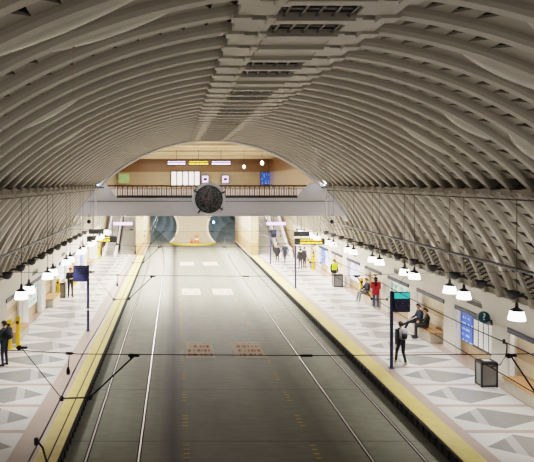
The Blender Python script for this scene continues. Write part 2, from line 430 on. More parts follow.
# ------------------------------------------------------------------ lower walls
YEND = 59.4
OPEN = [(21.25 + 4.0 * n - 2.85, 21.25 + 4.0 * n, n) for n in range(-4, 9)]
HW = 9.6
walls = {}
for sd in (-1, 1):
    X = lambda h: CX + sd * h
    bm = BM()
    def strip(h0, z0, h1, z1, ya, yb): quad(bm, [(X(h0), ya, z0), (X(h1), ya, z1), (X(h1), yb, z1), (X(h0), yb, z0)])
    ZH = 2.0
    strip(HW + .03, ZH, 9.50, 3.14, -3, YEND)
    last = -3
    for a, b, n in OPEN:
        strip(HW, 0, HW + .03, ZH, last, a)
        for yy in (a, b): quad(bm, [(X(HW), yy, 0), (X(HW + .03), yy, ZH), (X(HW + .36), yy, ZH), (X(HW + .36), yy, 0)])
        quad(bm, [(X(HW + .03), a, ZH), (X(HW + .36), a, ZH), (X(HW + .36), b, ZH), (X(HW + .03), b, ZH)])
        last = b
    strip(HW, 0, HW + .03, ZH, last, YEND)
    # flat sill above the wall behind the rib feet
    quad(bm, [(X(9.4), -3, 3.14), (X(9.8), -3, 3.14), (X(9.8), YEND, 3.14), (X(9.4), YEND, 3.14)])
    w = tag(ob('wall_' + SIDE[sd], bm, M['wallwhite']), 'cream %s platform wall of piers and alcoves under curved ribs' % SIDE[sd], kind='structure'); walls[sd] = w
    # alcove backs
    for a, b, n in OPEN:
        if n < -1: continue
        bm = BM(); box(bm, *sorted((X(HW + .32), X(HW + .42))), a, b, 0, ZH)
        ob('alcove_back', bm, M['alcove'], w)
        bm = BM(); box(bm, *sorted((X(HW - .02), X(HW + .14))), a - .05, b + .05, ZH - .12, ZH + .06, 0, .01)
        h = ob('alcove_header', bm, M['header'], w)
        bm = BM(); box(bm, *sorted((X(HW + .18), X(HW + .3))), a + .1, b - .1, ZH - .06, ZH - .01)
        ob('strip_light', bm, M['striplight'], w)
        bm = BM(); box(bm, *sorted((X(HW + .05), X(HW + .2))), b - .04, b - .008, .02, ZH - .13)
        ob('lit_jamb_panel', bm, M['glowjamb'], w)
    # lower part of the vault
    bm = BM()
    for k in range(KMIN, 59):
        y = Y0 + k * PITCH
        tm = math.asin(.445)
        notch_panel(bm, sd, y, tm, (TL - .02) if k <= KMAX else TZ, 8 if k <= KMAX else 3, depth=.72)
        if k % 4 in (1, 2):
            notch_panel(bm, sd, y, TB, tm, 4, depth=.01, skip=range(4))
        else:
            notch_panel(bm, sd, y, TB, tm, 3, depth=.7)
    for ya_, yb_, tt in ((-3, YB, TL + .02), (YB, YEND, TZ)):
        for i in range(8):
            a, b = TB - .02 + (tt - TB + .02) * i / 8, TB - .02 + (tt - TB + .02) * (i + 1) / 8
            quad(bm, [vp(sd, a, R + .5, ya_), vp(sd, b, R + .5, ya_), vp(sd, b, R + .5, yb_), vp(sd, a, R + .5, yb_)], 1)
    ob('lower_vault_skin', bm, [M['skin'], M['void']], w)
    # dark block grilles in the lowest bays
    gm = None
    for k in range(2, 59):
        if k % 4 not in (1, 2): continue
        y = Y0 + k * PITCH
        if gm is None:
            bm = BM(); ta, tb = TB + .03, math.asin(.43); n = 12
            quad(bm, [vp(sd, ta, R - .03, .16), vp(sd, tb, R - .03, .16), vp(sd, tb, R - .03, .86), vp(sd, ta, R - .03, .86)], 1)
            for i in range(n):
                for j in range(3):
                    if (i + j) % 2: continue
                    a = ta + (tb - ta) * i / n; b = a + (tb - ta) / n * .8; yy = .2 + j * .22
                    pts = [vp(sd, t_, r_, q) for r_ in (R - .03, R - .11) for t_, q in ((a, yy), (b, yy), (b, yy + .17), (a, yy + .17))]
                    v = [bm.verts.new(p) for p in pts]
                    for q in ((4, 5, 6, 7), (0, 1, 5, 4), (1, 2, 6, 5), (2, 3, 7, 6), (3, 0, 4, 7)): bm.faces.new([v[t_] for t_ in q])
            gm = ob('block_grille', bm, [M['ledge'], M['void']], w, loc=(0, y, 0)).data
        else: link('block_grille', gm, w, (0, y, 0))
    bm = BM(); arc_bar(bm, sd, TB, TL - .005, RIBP, 0, 14)
    o = ob('rib', bm, M['rib'], w, loc=(0, Y0 + KMIN * PITCH, 0))
    for k in range(KMIN + 1, KMAX + 2): link('rib', o.data, w, (0, Y0 + k * PITCH, 0))
    bm = BM(); arc_bar(bm, sd, TB, TZ, RIBP, 0, 8)
    o = ob('rib', bm, M['rib'], w, loc=(0, Y0 + (KMAX + 2) * PITCH, 0))
    for k in range(KMAX + 3, 59): link('rib', o.data, w, (0, Y0 + k * PITCH, 0))
    # ledge
    bm = BM(); hL = R * math.cos(TL)
    x0, x1 = sorted((X(hL - .16), X(hL + .45))); box(bm, x0, x1, -3, YB - .1, 6.93, 7.0)
    n = KMIN
    for k in range(KMIN, KMAX + 1):
        x0, x1 = sorted((X(hL - .22), X(hL - .02))); y = Y0 + k * PITCH
        box(bm, x0, x1, y - .2, y + .2, 6.85, 7.03)
    ob('spring_ledge', bm, M['ledge'], w)

# arch band closing the vault
bm = BM()
for sd in (-1, 1): arc_bar(bm, sd, math.asin(.49), PI / 2, [(0, 9.79), (0, 10.5), (.5, 10.5), (.5, 9.73)], YB - .45, 40)
bmesh.ops.remove_doubles(bm, verts=bm.verts, dist=1e-4)
tag(ob('trim_1', bm, M['archband'], smooth=False), 'smooth pale arch band at the far end of the vault', kind='structure')

# ------------------------------------------------------------------ floors, platforms
bm = BM(); box(bm, CX - EDGE - .1, CX + EDGE + .1, -3, 130, BED - .2, BED)
floor = tag(ob('floor', bm, M['bed']), 'stained grey concrete track bed', kind='structure')
for sd in (-1, 1):
    x0, x1 = sorted((CX + sd * EDGE, CX + sd * (HW + .6)))
    bm = BM(); box(bm, x0, x1, -3, 75, -.14, 0)
    p = tag(ob('platform', bm, M['plat']), '%s station platform of white and grey terrazzo diamonds' % SIDE[sd], kind='structure')
    x0, x1 = sorted((CX + sd * (EDGE + .03), CX + sd * (HW + .6)))
    bm = BM(); box(bm, x0, x1, -3, 75, BED - .1, -.14); ob('platform_base', bm, M['rubbershade'], p)  # black side wall, shade under the platform overhang painted in
    bm = BM(); y = 4.
    x0, x1 = sorted((CX + sd * (EDGE - .06), CX + sd * (EDGE + .02)))
    box(bm, x0, x1, -3, 59, -.22, -.03)
    while y < 59:
        x0, x1 = sorted((CX + sd * (EDGE - .09), CX + sd * (EDGE - .05))); box(bm, x0, x1, y, y + .2, -.24, -.04); y += .42
    ob('rubber_fender', bm, M['rubbershade'], p)
    bm = BM(); x0, x1 = sorted((CX + sd * EDGE, CX + sd * (EDGE + .6))); box(bm, x0, x1, -3, 59, 0.0, .012)
    tag(ob('tactile_strip', bm, M['yellow']), 'yellow tactile warning strip along the edge of the %s platform' % SIDE[sd], 'platform edge strip')

def off(y): return .00158 * max(0, y - 52) ** 2
for sd, tr in ((-1, 'left'), (1, 'right')):
    for d, io in ((3.2, 'inner'), (4.64, 'outer')):
        bm = BM(); ys = [-3 + i * 5 for i in range(11)] + [52 + i * 3 for i in range(21)]; rr = []
        prof = [(-.06, .004), (-.024, .012), (.024, .012), (.06, .004)]
        for y in ys:
            xx = CX + sd * (d + off(y)); rr.append([bm.verts.new((xx + a, y, BED + b)) for a, b in prof])
        for a, b in zip(rr, rr[1:]):
            for i in range(3):
                f = bm.faces.new((a[i], a[i + 1], b[i + 1], b[i])); f.material_index = 0 if i == 1 else 1
        tag(ob('steel_rail', bm, [M['steel'], M['void']]), '%s steel rail of the %s track set flush in concrete' % (io, tr), 'rail', 'tram rails')

# painted panels and yellow ticks in the centre lane
for i, (ya, yb, pos) in enumerate(((26.0, 28.6, 'nearest'), (40.6, 42.9, 'middle'), (55.0, 57.3, 'farthest'))):
    for (xa, xb, sdn) in ((.48, 1.75, 'left'), (2.62, 3.98, 'right')):
        bm = BM(); box(bm, xa, xb, ya, yb, BED, BED + .006); box(bm, xa + .1, xb - .1, ya + .2, yb - .25, BED + .006, BED + .008, 1)
        tag(ob('road_marking', bm, [mat('worn_white_road_paint', (176, 166, 152), .95) if (i, sdn) == (0, 'left') else bpy.data.materials['worn_white_road_paint'], M['roadtext']]),
            'white rectangle with faded red lettering painted on centre lane, %s pair, %s one' % (pos, sdn), 'road marking', 'painted lane panels')
tick = None
for j in range(14):
    for xx in (.33, 3.98):
        y = 14.3 + j * 2.2
        if tick is None:
            bm = BM()
            for q in range(4): box(bm, -.08, .08, q * .27, q * .27 + .07, 0, .004)
            tick = ob('lane_dash', bm, M['mutedyellow'], floor, loc=(xx, y, BED)).data
        else: link('lane_dash', tick, floor, (xx, y, BED))

# ------------------------------------------------------------------ far end: tunnels, pier, stairs, escalators
YT = 75.
PC = 4.4; PR = 2.55; PZ = 1.65
bm = BM()
for sd in (-1, 1):
    cx = CX + sd * PC; n = 40; a0 = math.asin((BED - PZ) / PR); inner = []; outer = []
    xl, xr = (cx - 3.2, CX) if sd < 0 else (CX, cx + 3.2)
    for i in range(n + 1):
        a = PI - a0 - (PI - 2 * a0) * i / n
        ix, iz = cx + PR * math.cos(a), PZ + PR * math.sin(a)
        t = 1e9
        if math.cos(a) > 1e-6: t = min(t, (xr - cx) / math.cos(a))
        if math.cos(a) < -1e-6: t = min(t, (xl - cx) / math.cos(a))
        if math.sin(a) > 1e-6: t = min(t, (6 - PZ) / math.sin(a))
        ox, oz = cx + t * math.cos(a), max(BED, PZ + t * math.sin(a))
        inner.append(bm.verts.new((ix, YT, iz))); outer.append(bm.verts.new((ox, YT, oz)))
    for i in range(n): bm.faces.new((inner[i], inner[i + 1], outer[i + 1], outer[i]))
tag(ob('wall_tunnel', bm, M['pier']), 'pale brick wall with two round tunnel mouths', kind='structure')
for sd in (-1, 1):
    cx = CX + sd * PC
    bm = BM(); n = 40; a0 = math.asin((BED - PZ) / PR)
    pts = [(cx + (PR + .02) * math.cos(PI - a0 - (PI - 2 * a0) * i / n), YT - .06, PZ + (PR + .02) * math.sin(PI - a0 - (PI - 2 * a0) * i / n)) for i in range(n + 1)]
    tube(bm, pts, .16, 8)
    tag(ob('trim_%d' % (2 if sd < 0 else 3), bm, M['rim'], smooth=True), 'pale rim around the %s tunnel mouth' % SIDE[sd], kind='structure')
    bm = BM(); rings = []
    for j in range(16):
        y = YT + j * 3.6; x = cx + sd * (off(y) - off(YT)); rings.append([bm.verts.new((x + PR * math.cos(2 * PI * i / 32), y, PZ + PR * math.sin(2 * PI * i / 32))) for i in range(32)])
    for a, b in zip(rings, rings[1:]):
        for i in range(32): bm.faces.new((a[i], a[(i + 1) % 32], b[(i + 1) % 32], b[i]))
    bm.faces.new(rings[-1])
    tag(ob('wall_bore_%s' % SIDE[sd], bm, M['tunnel'], smooth=True), '%s tunnel bore lining curving away' % SIDE[sd], kind='structure')
    bm = BM(); prev = None
    for j in range(12):
        y = 74.9 + j * 4; x = cx + sd * (off(y) - off(YT)); c = (bm.verts.new((x - 1.6, y, BED + .004)), bm.verts.new((x + 1.6, y, BED + .004)))
        if prev: bm.faces.new((prev[0], prev[1], c[1], c[0]))
        prev = c
    tag(ob('floor_bore_%s' % SIDE[sd], bm, M['bed']), 'track bed inside the %s tunnel' % SIDE[sd], kind='structure')
    for q, yy in enumerate((84, 94, 105, 117)):
        bm = BM(); lathe(bm, [(.03, -.05), (.12, -.05), (.12, .02)], (0, 0, 0), 12)
        l = bpy.data.lights.new('tunnel_fill', 'POINT'); l.energy = 200; l.color = (.86, .93, 1); l.shadow_soft_size = .2  # added fill without a fixture, brightens the bore
        lo = link('tunnel_fill', l, None, (cx + sd * (off(yy) - off(YT)), yy, 3.2)); bm.free()
# island kerb at the pier foot
bm = BM(); n = 16
def isl(k, s_=1): a = PI * k / n; return (CX - 2.9 * math.cos(a) * s_, YT - 2.6 * math.sin(a) * s_)
for k in range(n):
    (xa, ya), (xb, yb) = isl(k), isl(k + 1); (xc, yc), (xd, yd) = isl(k, .9), isl(k + 1, .9)
    quad(bm, [(xa, ya, BED), (xb, yb, BED), (xb, yb, BED + .17), (xa, ya, BED + .17)], 0)
    quad(bm, [(xa, ya, BED + .17), (xb, yb, BED + .17), (xd, yd, BED + .17), (xc, yc, BED + .17)], 0)
    quad(bm, [(xc, yc, BED + .17), (xd, yd, BED + .17), (CX, YT, BED + .17)], 1)
tag(ob('kerb_island', bm, [mat('kerb_yellow', (206, 172, 60), .6), M['pier']]), 'rounded island with yellow kerb at foot of the brick pier between tunnels', 'kerb')
t = thing('traffic_barrel', 'orange traffic barrel on the yellow kerbed island before the pier', 'traffic barrel', (CX + .45, YT - 1.7, BED + .17))
bm = BM(); lathe(bm, [(.3, 0), (.3, .06), (.26, .07), (.21, .95), (.1, 1.0)], n=16); ob('barrel_body', bm, M['orange'], t, True)
bm = BM(); lathe(bm, [(.26, .45), (.245, .62)], n=16, cap=False); ob('reflective_band', bm, M['white'], t)
t = thing('traffic_cone', 'small orange traffic cone beside the orange barrel at the pier foot', 'traffic cone', (CX - .2, YT - 1.9, BED + .17))
bm = BM(); lathe(bm, [(.16, .04), (.03, .7)], n=14); ob('cone_body', bm, M['orange'], t, True)
bm = BM(); box(bm, -.2, .2, -.2, .2, 0, .04); ob('cone_base', bm, M['orange'], t)
t = thing('signal_lamp', 'bright blue white signal lamp inside the right tunnel mouth', 'signal lamp', (5.05, 79, 2.0))
bm = BM(); lathe(bm, [(.17, -.3), (.17, 0)], n=14, axis='y'); ob('lamp_housing', bm, M['black'], t)
bm = BM(); lathe(bm, [(.15, -.32), (.05, -.36)], n=14, axis='y'); ob('lens', bm, M['bluelight'], t)
bm = BM(); box(bm, -.75, -.03, -.2, -.1, -.05, .05); ob('bracket', bm, M['black'], t)

for sd in (-1, 1):
    X = lambda h: CX + sd * h
    # tan wall between track and stairs
    bm = BM(); box(bm, *sorted((X(EDGE + .05), X(EDGE + .85))), 59.6, 75, BED, 5.3, 0, .03)
    tag(ob('wall_stair_%s' % SIDE[sd], bm, M['sidetan']), 'tan tiled wall between the %s track and the stairs' % SIDE[sd], kind='structure')
    bm = BM(); box(bm, *sorted((X(HW), X(HW + .4))), YEND, 75, 0, 5.3)
    tag(ob('wall_side_%s' % SIDE[sd], bm, M['sidetan']), 'tan tiled wall beyond the %s platform' % SIDE[sd], kind='structure')
    # stairs
    bm = BM(); nst = 36; poly = [(60.2, 0)]
    for i in range(nst): poly += [(60.2 + i * .3, (i + 1) * .163), (60.2 + (i + 1) * .3, (i + 1) * .163)]
    poly += [(60.2 + nst * .3, 0)]
    x0, x1 = sorted((X(EDGE + .95), X(EDGE + 2.45)))
    prismx(bm, poly, x0, x1)
    st = tag(ob('staircase', bm, M['stairgrey']), 'grey staircase rising to the mezzanine beside the %s tan track wall' % SIDE[sd], 'stairs')
    for xx in (x0 + .06, x1 - .06):
        bm = BM(); tube(bm, [(xx, 60.2, .95), (xx, 70.9, 6.7)], .03)
        for q in range(6): tube(bm, [(xx, 60.4 + q * 2, .1 + q * 1.08), (xx, 60.4 + q * 2, 1.05 + q * 1.08)], .02)
        ob('handrail', bm, M['steel'], st)
    # escalator
    t = thing('escalator', 'escalator with white balustrades beside the stairs at end of %s platform' % SIDE[sd], 'escalator', (0, 0, 0))
    x0, x1 = sorted((X(EDGE + 2.75), X(EDGE + 4.0)))
    bm = BM(); poly = [(58.6, 0), (58.6, .02), (60.0, .02)]
    for i in range(30): poly += [(60.0 + i * .36, .02 + (i + 1) * .2), (60.0 + (i + 1) * .36, .02 + (i + 1) * .2)]
    poly += [(70.8, 0)]
    prismx(bm, poly, x0 + .16, x1 - .16); ob('step_run', bm, M['escal'], t)
    for xx in (x0, x1 - .15):
        bm = BM(); prismx(bm, [(58.3, 0), (58.3, .85), (60., .95), (70.8, 6.95), (70.8, 5.8), (61., .3), (60.2, 0)], xx, xx + .15)
        b = ob('balustrade', bm, M['glowwhite'], t)
        bm = BM(); tube(bm, [(xx + .075, 58.2, .5), (xx + .075, 58.3, .9), (xx + .075, 60., 1.0), (xx + .075, 70.8, 7.0)], .05)
        ob('handrail', bm, M['black'], b)
    # lit purple sign
    t = thing('hanging_sign', 'long violet lit sign hanging over the %s escalator' % SIDE[sd], 'sign', (X(6.9), 54, 3.5))
    bm = BM(); box(bm, -.85, .85, -.06, .06, -.13, .13, 0, .02); ob('sign_panel', bm, M['purple'], t)
    bm = BM(); tube(bm, [(-.7, 0, .13), (-.7, 0, 1.8)], .015); ob('rod', bm, M['black'], t)
    bm = BM(); tube(bm, [(.7, 0, .13), (.7, 0, 1.8)], .015); ob('rod', bm, M['black'], t)

# ------------------------------------------------------------------ mezzanine
hh = math.sqrt(9.9 ** 2 - 5.1 ** 2)
xs = lambda px: (px - 175) * YB / 600
bm = BM()
poly = [(CX - hh, 5.1), (CX + hh, 5.1), (CX + math.sqrt(9.9 ** 2 - 6.3 ** 2), 6.25), (CX + 6.6, 7.15), (xs(308), 7.12), (xs(297), 6.25), (xs(117), 6.25), (xs(106), 7.12), (CX - 6.6, 7.15), (CX - math.sqrt(9.9 ** 2 - 6.3 ** 2), 6.25)]
prism(bm, poly, YB - .15, YB + .25)
beam = tag(ob('beam', bm, M['beam']), 'grey mezzanine beam spanning the hall under the railing', kind='structure')
bm = BM(); box(bm, CX - 7.7, CX + 7.7, YB - .18, YB - .14, 6.0, 6.04)
ob('beam_moulding', bm, M['grey'], beam)
bm = BM(); box(bm, xs(117), xs(297), YB - .19, YB - .02, 6.24, 6.34); ob('kerb_cap', bm, M['darkgrey'], beam)
bm = BM(); box(bm, CX - HW, CX + HW, YB + .25, 68, 5.3, 5.9)
tag(ob('floor_mezzanine', bm, M['mezzceil']), 'mezzanine floor slab behind the railing', kind='structure')
bm = BM(); box(bm, CX - 9.4, CX + 9.4, YB + .1, 75, 10.2, 10.4)
for q in range(7):
    box(bm, CX - 9.4, CX + 9.4, 41 + q * 5, 41.35 + q * 5, 10.02, 10.2)
tag(ob('ceiling_mezzanine', bm, M['mezzceil']), 'pale beige ceiling above the mezzanine', kind='structure')
bm = BM(); box(bm, CX - 9.4, CX + 9.4, 73.6, 74, 5.3, 10.2)
tag(ob('wall_mezzanine', bm, M['mezzwall']), 'brown and tan tiled back wall of the mezzanine', kind='structure')
for sd in (-1, 1):
    bm = BM(); box(bm, *sorted((CX + sd * 9.4, CX + sd * 9.7)), YB + .3, 74, 5.3, 10.2)
    tag(ob('wall_mezzanine_%s' % SIDE[sd], bm, M['mezzwall']), '%s tiled side wall of the mezzanine' % SIDE[sd], kind='structure')
# railing
t = thing('railing', 'brown topped railing with cream and brown balusters on the mezzanine beam', 'railing', (0, YB, 6.34))
xa0, xa1, xb0, xb1 = xs(107), xs(117), xs(307), xs(297)
bm = BM(); prism(bm, [(xa0 - .05, .60), (xb0 + .05, .60), (xb0 + .1, .70), (xa0 - .1, .70)], -.12, .12); ob('top_rail', bm, M['brown'], t)
bm = BM(); prism(bm, [(xa0 + .12, .44), (xb0 - .12, .44), (xb0 - .08, .48), (xa0 + .08, .48)], -.05, .05); ob('middle_rail', bm, M['brown'], t)
bm = BM(); box(bm, xa1, xb1, -.06, .06, 0, .06); ob('bottom_rail', bm, M['brown'], t)
bme = {}
nb = 74
for i in range(nb):
    x = xa1 + .05 + (xb1 - xa1 - .1) * i / (nb - 1)
    mk = 'balus' if i % 2 else 'brownbal'
    if mk not in bme:
        bm = BM(); box(bm, -.03, .03, -.03, .03, .06, .6); bme[mk] = ob('baluster', bm, M[mk], t, loc=(x, 0, 0)).data
    else: link('baluster', bme[mk], t, (x, 0, 0))
bm = BM(); box(bm, xa0 + .1, xb0 - .1, .35, .38, 0.05, .5); ob('rail_glow_panel', bm, mat('rail_backing_glow', (250, 236, 222), .5, emit=.45, var=.03), t)  # added glowing panel, paints in the brightness behind the balusters
# clock
t = thing('wall_clock', 'large round dark scrap covered clock on a grey plate at beam centre', 'clock', (2.1, YB - .25, 6.17))
bm = BM(); lathe(bm, [(1.06, .1), (1.06, -.04), (1.0, -.1), (.86, -.1)], n=16, axis='y'); ob('back_plate', bm, M['beam'], t)
bm = BM(); lathe(bm, [(.86, -.1), (.86, -.2), (.78, -.22)], n=40, axis='y'); ob('bezel', bm, M['black'], t)
bm = BM(); lathe(bm, [(.79, -.2), (.79, -.235), (.3, -.25)], n=40, axis='y'); ob('dial', bm, M['dial'], t)
bm = BM(); box(bm, -.03, .03, -.28, -.26, -.05, .42); ob('minute_hand', bm, mat('clock_hand', (120, 90, 92), .5), t)
bm = BM(); box(bm, -.3, .05, -.275, -.255, -.035, .035); ob('hour_hand', bm, bpy.data.materials['clock_hand'], t)
for a in (25, 150, 232, 322):
    bm = BM(); c, s_ = math.cos(math.radians(a)), math.sin(math.radians(a))
    tube(bm, [(.84 * c, -.15, .84 * s_), (1.08 * c, -.2, 1.08 * s_), (1.02 * c + .06, -.22, 1.02 * s_ + .1)], [.06, .05, .03], 8); ob('lug', bm, M['darkgrey'], t)
# mezzanine hanging signs
for i, (pa, pb, mk, txt) in enumerate(((167, 186, 'ledpurple', 'leftmost violet lit'), (188, 209, 'led', 'middle amber text'), (211, 231, 'ledpurple', 'rightmost violet lit'))):
    s_ = 55 / 600; xa, xb = (pa - 175) * s_, (pb - 175) * s_
    t = thing('hanging_sign', '%s sign of the row of three hanging over the mezzanine' % txt, 'sign', ((xa + xb) / 2, 55, 8.98), group='signs hanging over the mezzanine')
    w = (xb - xa) / 2
    bm = BM(); box(bm, -w, w, -.08, .08, -.24, .24, 0, .02); ob('sign_case', bm, M['black'], t)
    bm = BM(); box(bm, -w + .08, w - .08, -.1, -.081, -.14, .16); ob('sign_face', bm, M[mk], t)
    bm = BM(); tube(bm, [(0, 0, .24), (0, 0, 1.2)], .02); ob('rod', bm, M['black'], t)
s_ = 73.5 / 600
def mx(p): return (p - 175) * s_
t = thing('display_window', 'bright white lit window of five panes on the mezzanine back wall', 'window', (0, 73.5, 0))
bm = BM(); box(bm, mx(170.5), mx(200.5), -.08, 0, 6.7, 8.6); ob('window_frame', bm, M['darkgrey'], t)
for i in range(5):
    bm = BM(); box(bm, mx(171.5 + i * 5.8), mx(176.2 + i * 5.8), -.12, -.085, 6.75, 8.5); ob('pane', bm, M['windowlit'], t)
for i, (p, nm) in enumerate(((205, 'left'), (225, 'right'))):
    t = thing('ticket_machine', '%s of two ticket machines with violet white screens behind the railing' % nm, 'ticket machine', (mx(p), 73.2, 5.9))
    bm = BM(); box(bm, -.5, .5, -.3, .3, 0, 2.3, 0, .05); ob('cabinet', bm, M['grey'], t)
    bm = BM(); box(bm, -.36, .36, -.34, -.305, 1.3, 2.1, 0); ob('screen', bm, M['purple'], t)
    bm = BM(); box(bm, -.2, .2, -.36, -.34, 1.55, 1.85, 0); ob('window_panel', bm, M['navy'], t)
t = thing('wall_map', 'blue framed map on the mezzanine back wall, right of the ticket machines', 'map', (mx(267), 73.5, 7.7))
bm = BM(); box(bm, -.85, .85, -.06, .08, -.8, .8); ob('frame', bm, M['darkgrey'], t)
bm = BM(); box(bm, -.78, .78, -.08, -.06, -.72, .72); ob('map_sheet', bm, M['bluemap'], t)
t = thing('wall_poster', 'green poster in a tan frame on the mezzanine back wall far left', 'poster', (mx(124), 73.5, 7.7))
bm = BM(); box(bm, -.75, .75, -.06, .08, -.7, .7); ob('frame', bm, M['tan'], t)
bm = BM(); box(bm, -.62, .62, -.08, -.06, -.55, .55); ob('poster_sheet', bm, M['greenposter'], t)
for i, (p, yy, zz) in enumerate(((244, 52, 8.55), (262, 48, 8.75))):
    t = thing('pendant_globe', '%s small globe lamp hanging over the mezzanine' % ('longer, inner' if i == 0 else 'shorter, outer'), 'pendant lamp', ((p - 175) * yy / 600, yy, zz))
    bm = BM(); tube(bm, [(0, 0, .1), (0, 0, 10.2 - zz)], .012); ob('cord', bm, M['black'], t)
    bm = BM(); lathe(bm, [(.03, .16), (.1, .1), (.12, 0), (.08, -.1), (.02, -.13)], n=14); ob('globe', bm, M['whitelight'] if i else M['lamp'], t, True)

# spot fixtures on the arch
for sd in (-1, 1):
    hx = CX + sd * 7.05
    t = thing('spotlight', 'bright twin spotlight at the springing of the arch on the %s' % SIDE[sd], 'spotlight', (hx, YB - .9, 7.05))
    for q in range(2):
        bm = BM(); lathe(bm, [(.05, -.14), (.11, -.1), (.11, .12)], (sd * q * .3 - sd * .1, 0, q * .22), n=12, axis='y'); h = ob('lamp_head', bm, M['black'], t)
        bm = BM(); lathe(bm, [(.1, .12), (.04, .15)], (sd * q * .3 - sd * .1, 0, q * .22), n=12, axis='y'); ob('lens', bm, M['whitelight'], h)
        bm = BM(); lathe(bm, [(.09, -.145), (.03, -.16)], (sd * q * .3 - sd * .1, 0, q * .22), n=12, axis='y'); ob('rear_lens', bm, M['bluelight'], h)
    bm = BM(); box(bm, -.3, .5, -.04, .04, -.2, -.12); ob('bracket', bm, M['darkgrey'], t)
    bm = BM(); tube(bm, [(0, .05, -.2), (0, .1, -1.9)], .045); ob('conduit', bm, M['white'], t)
    # security camera at the beam end
    t = thing('security_camera', 'round dark camera at the %s end of the beam underside' % SIDE[sd], 'camera', (CX + sd * 7.55, YB - .3, 4.75))
    bm = BM(); lathe(bm, [(.04, .14), (.11, .09), (.13, 0), (.09, -.09), (.03, -.12)], n=16); ob('camera_dome', bm, M['black'], t, True)
    bm = BM(); tube(bm, [(0, 0, .12), (0, 0, .5)], .02); ob('stem', bm, M['black'], t)

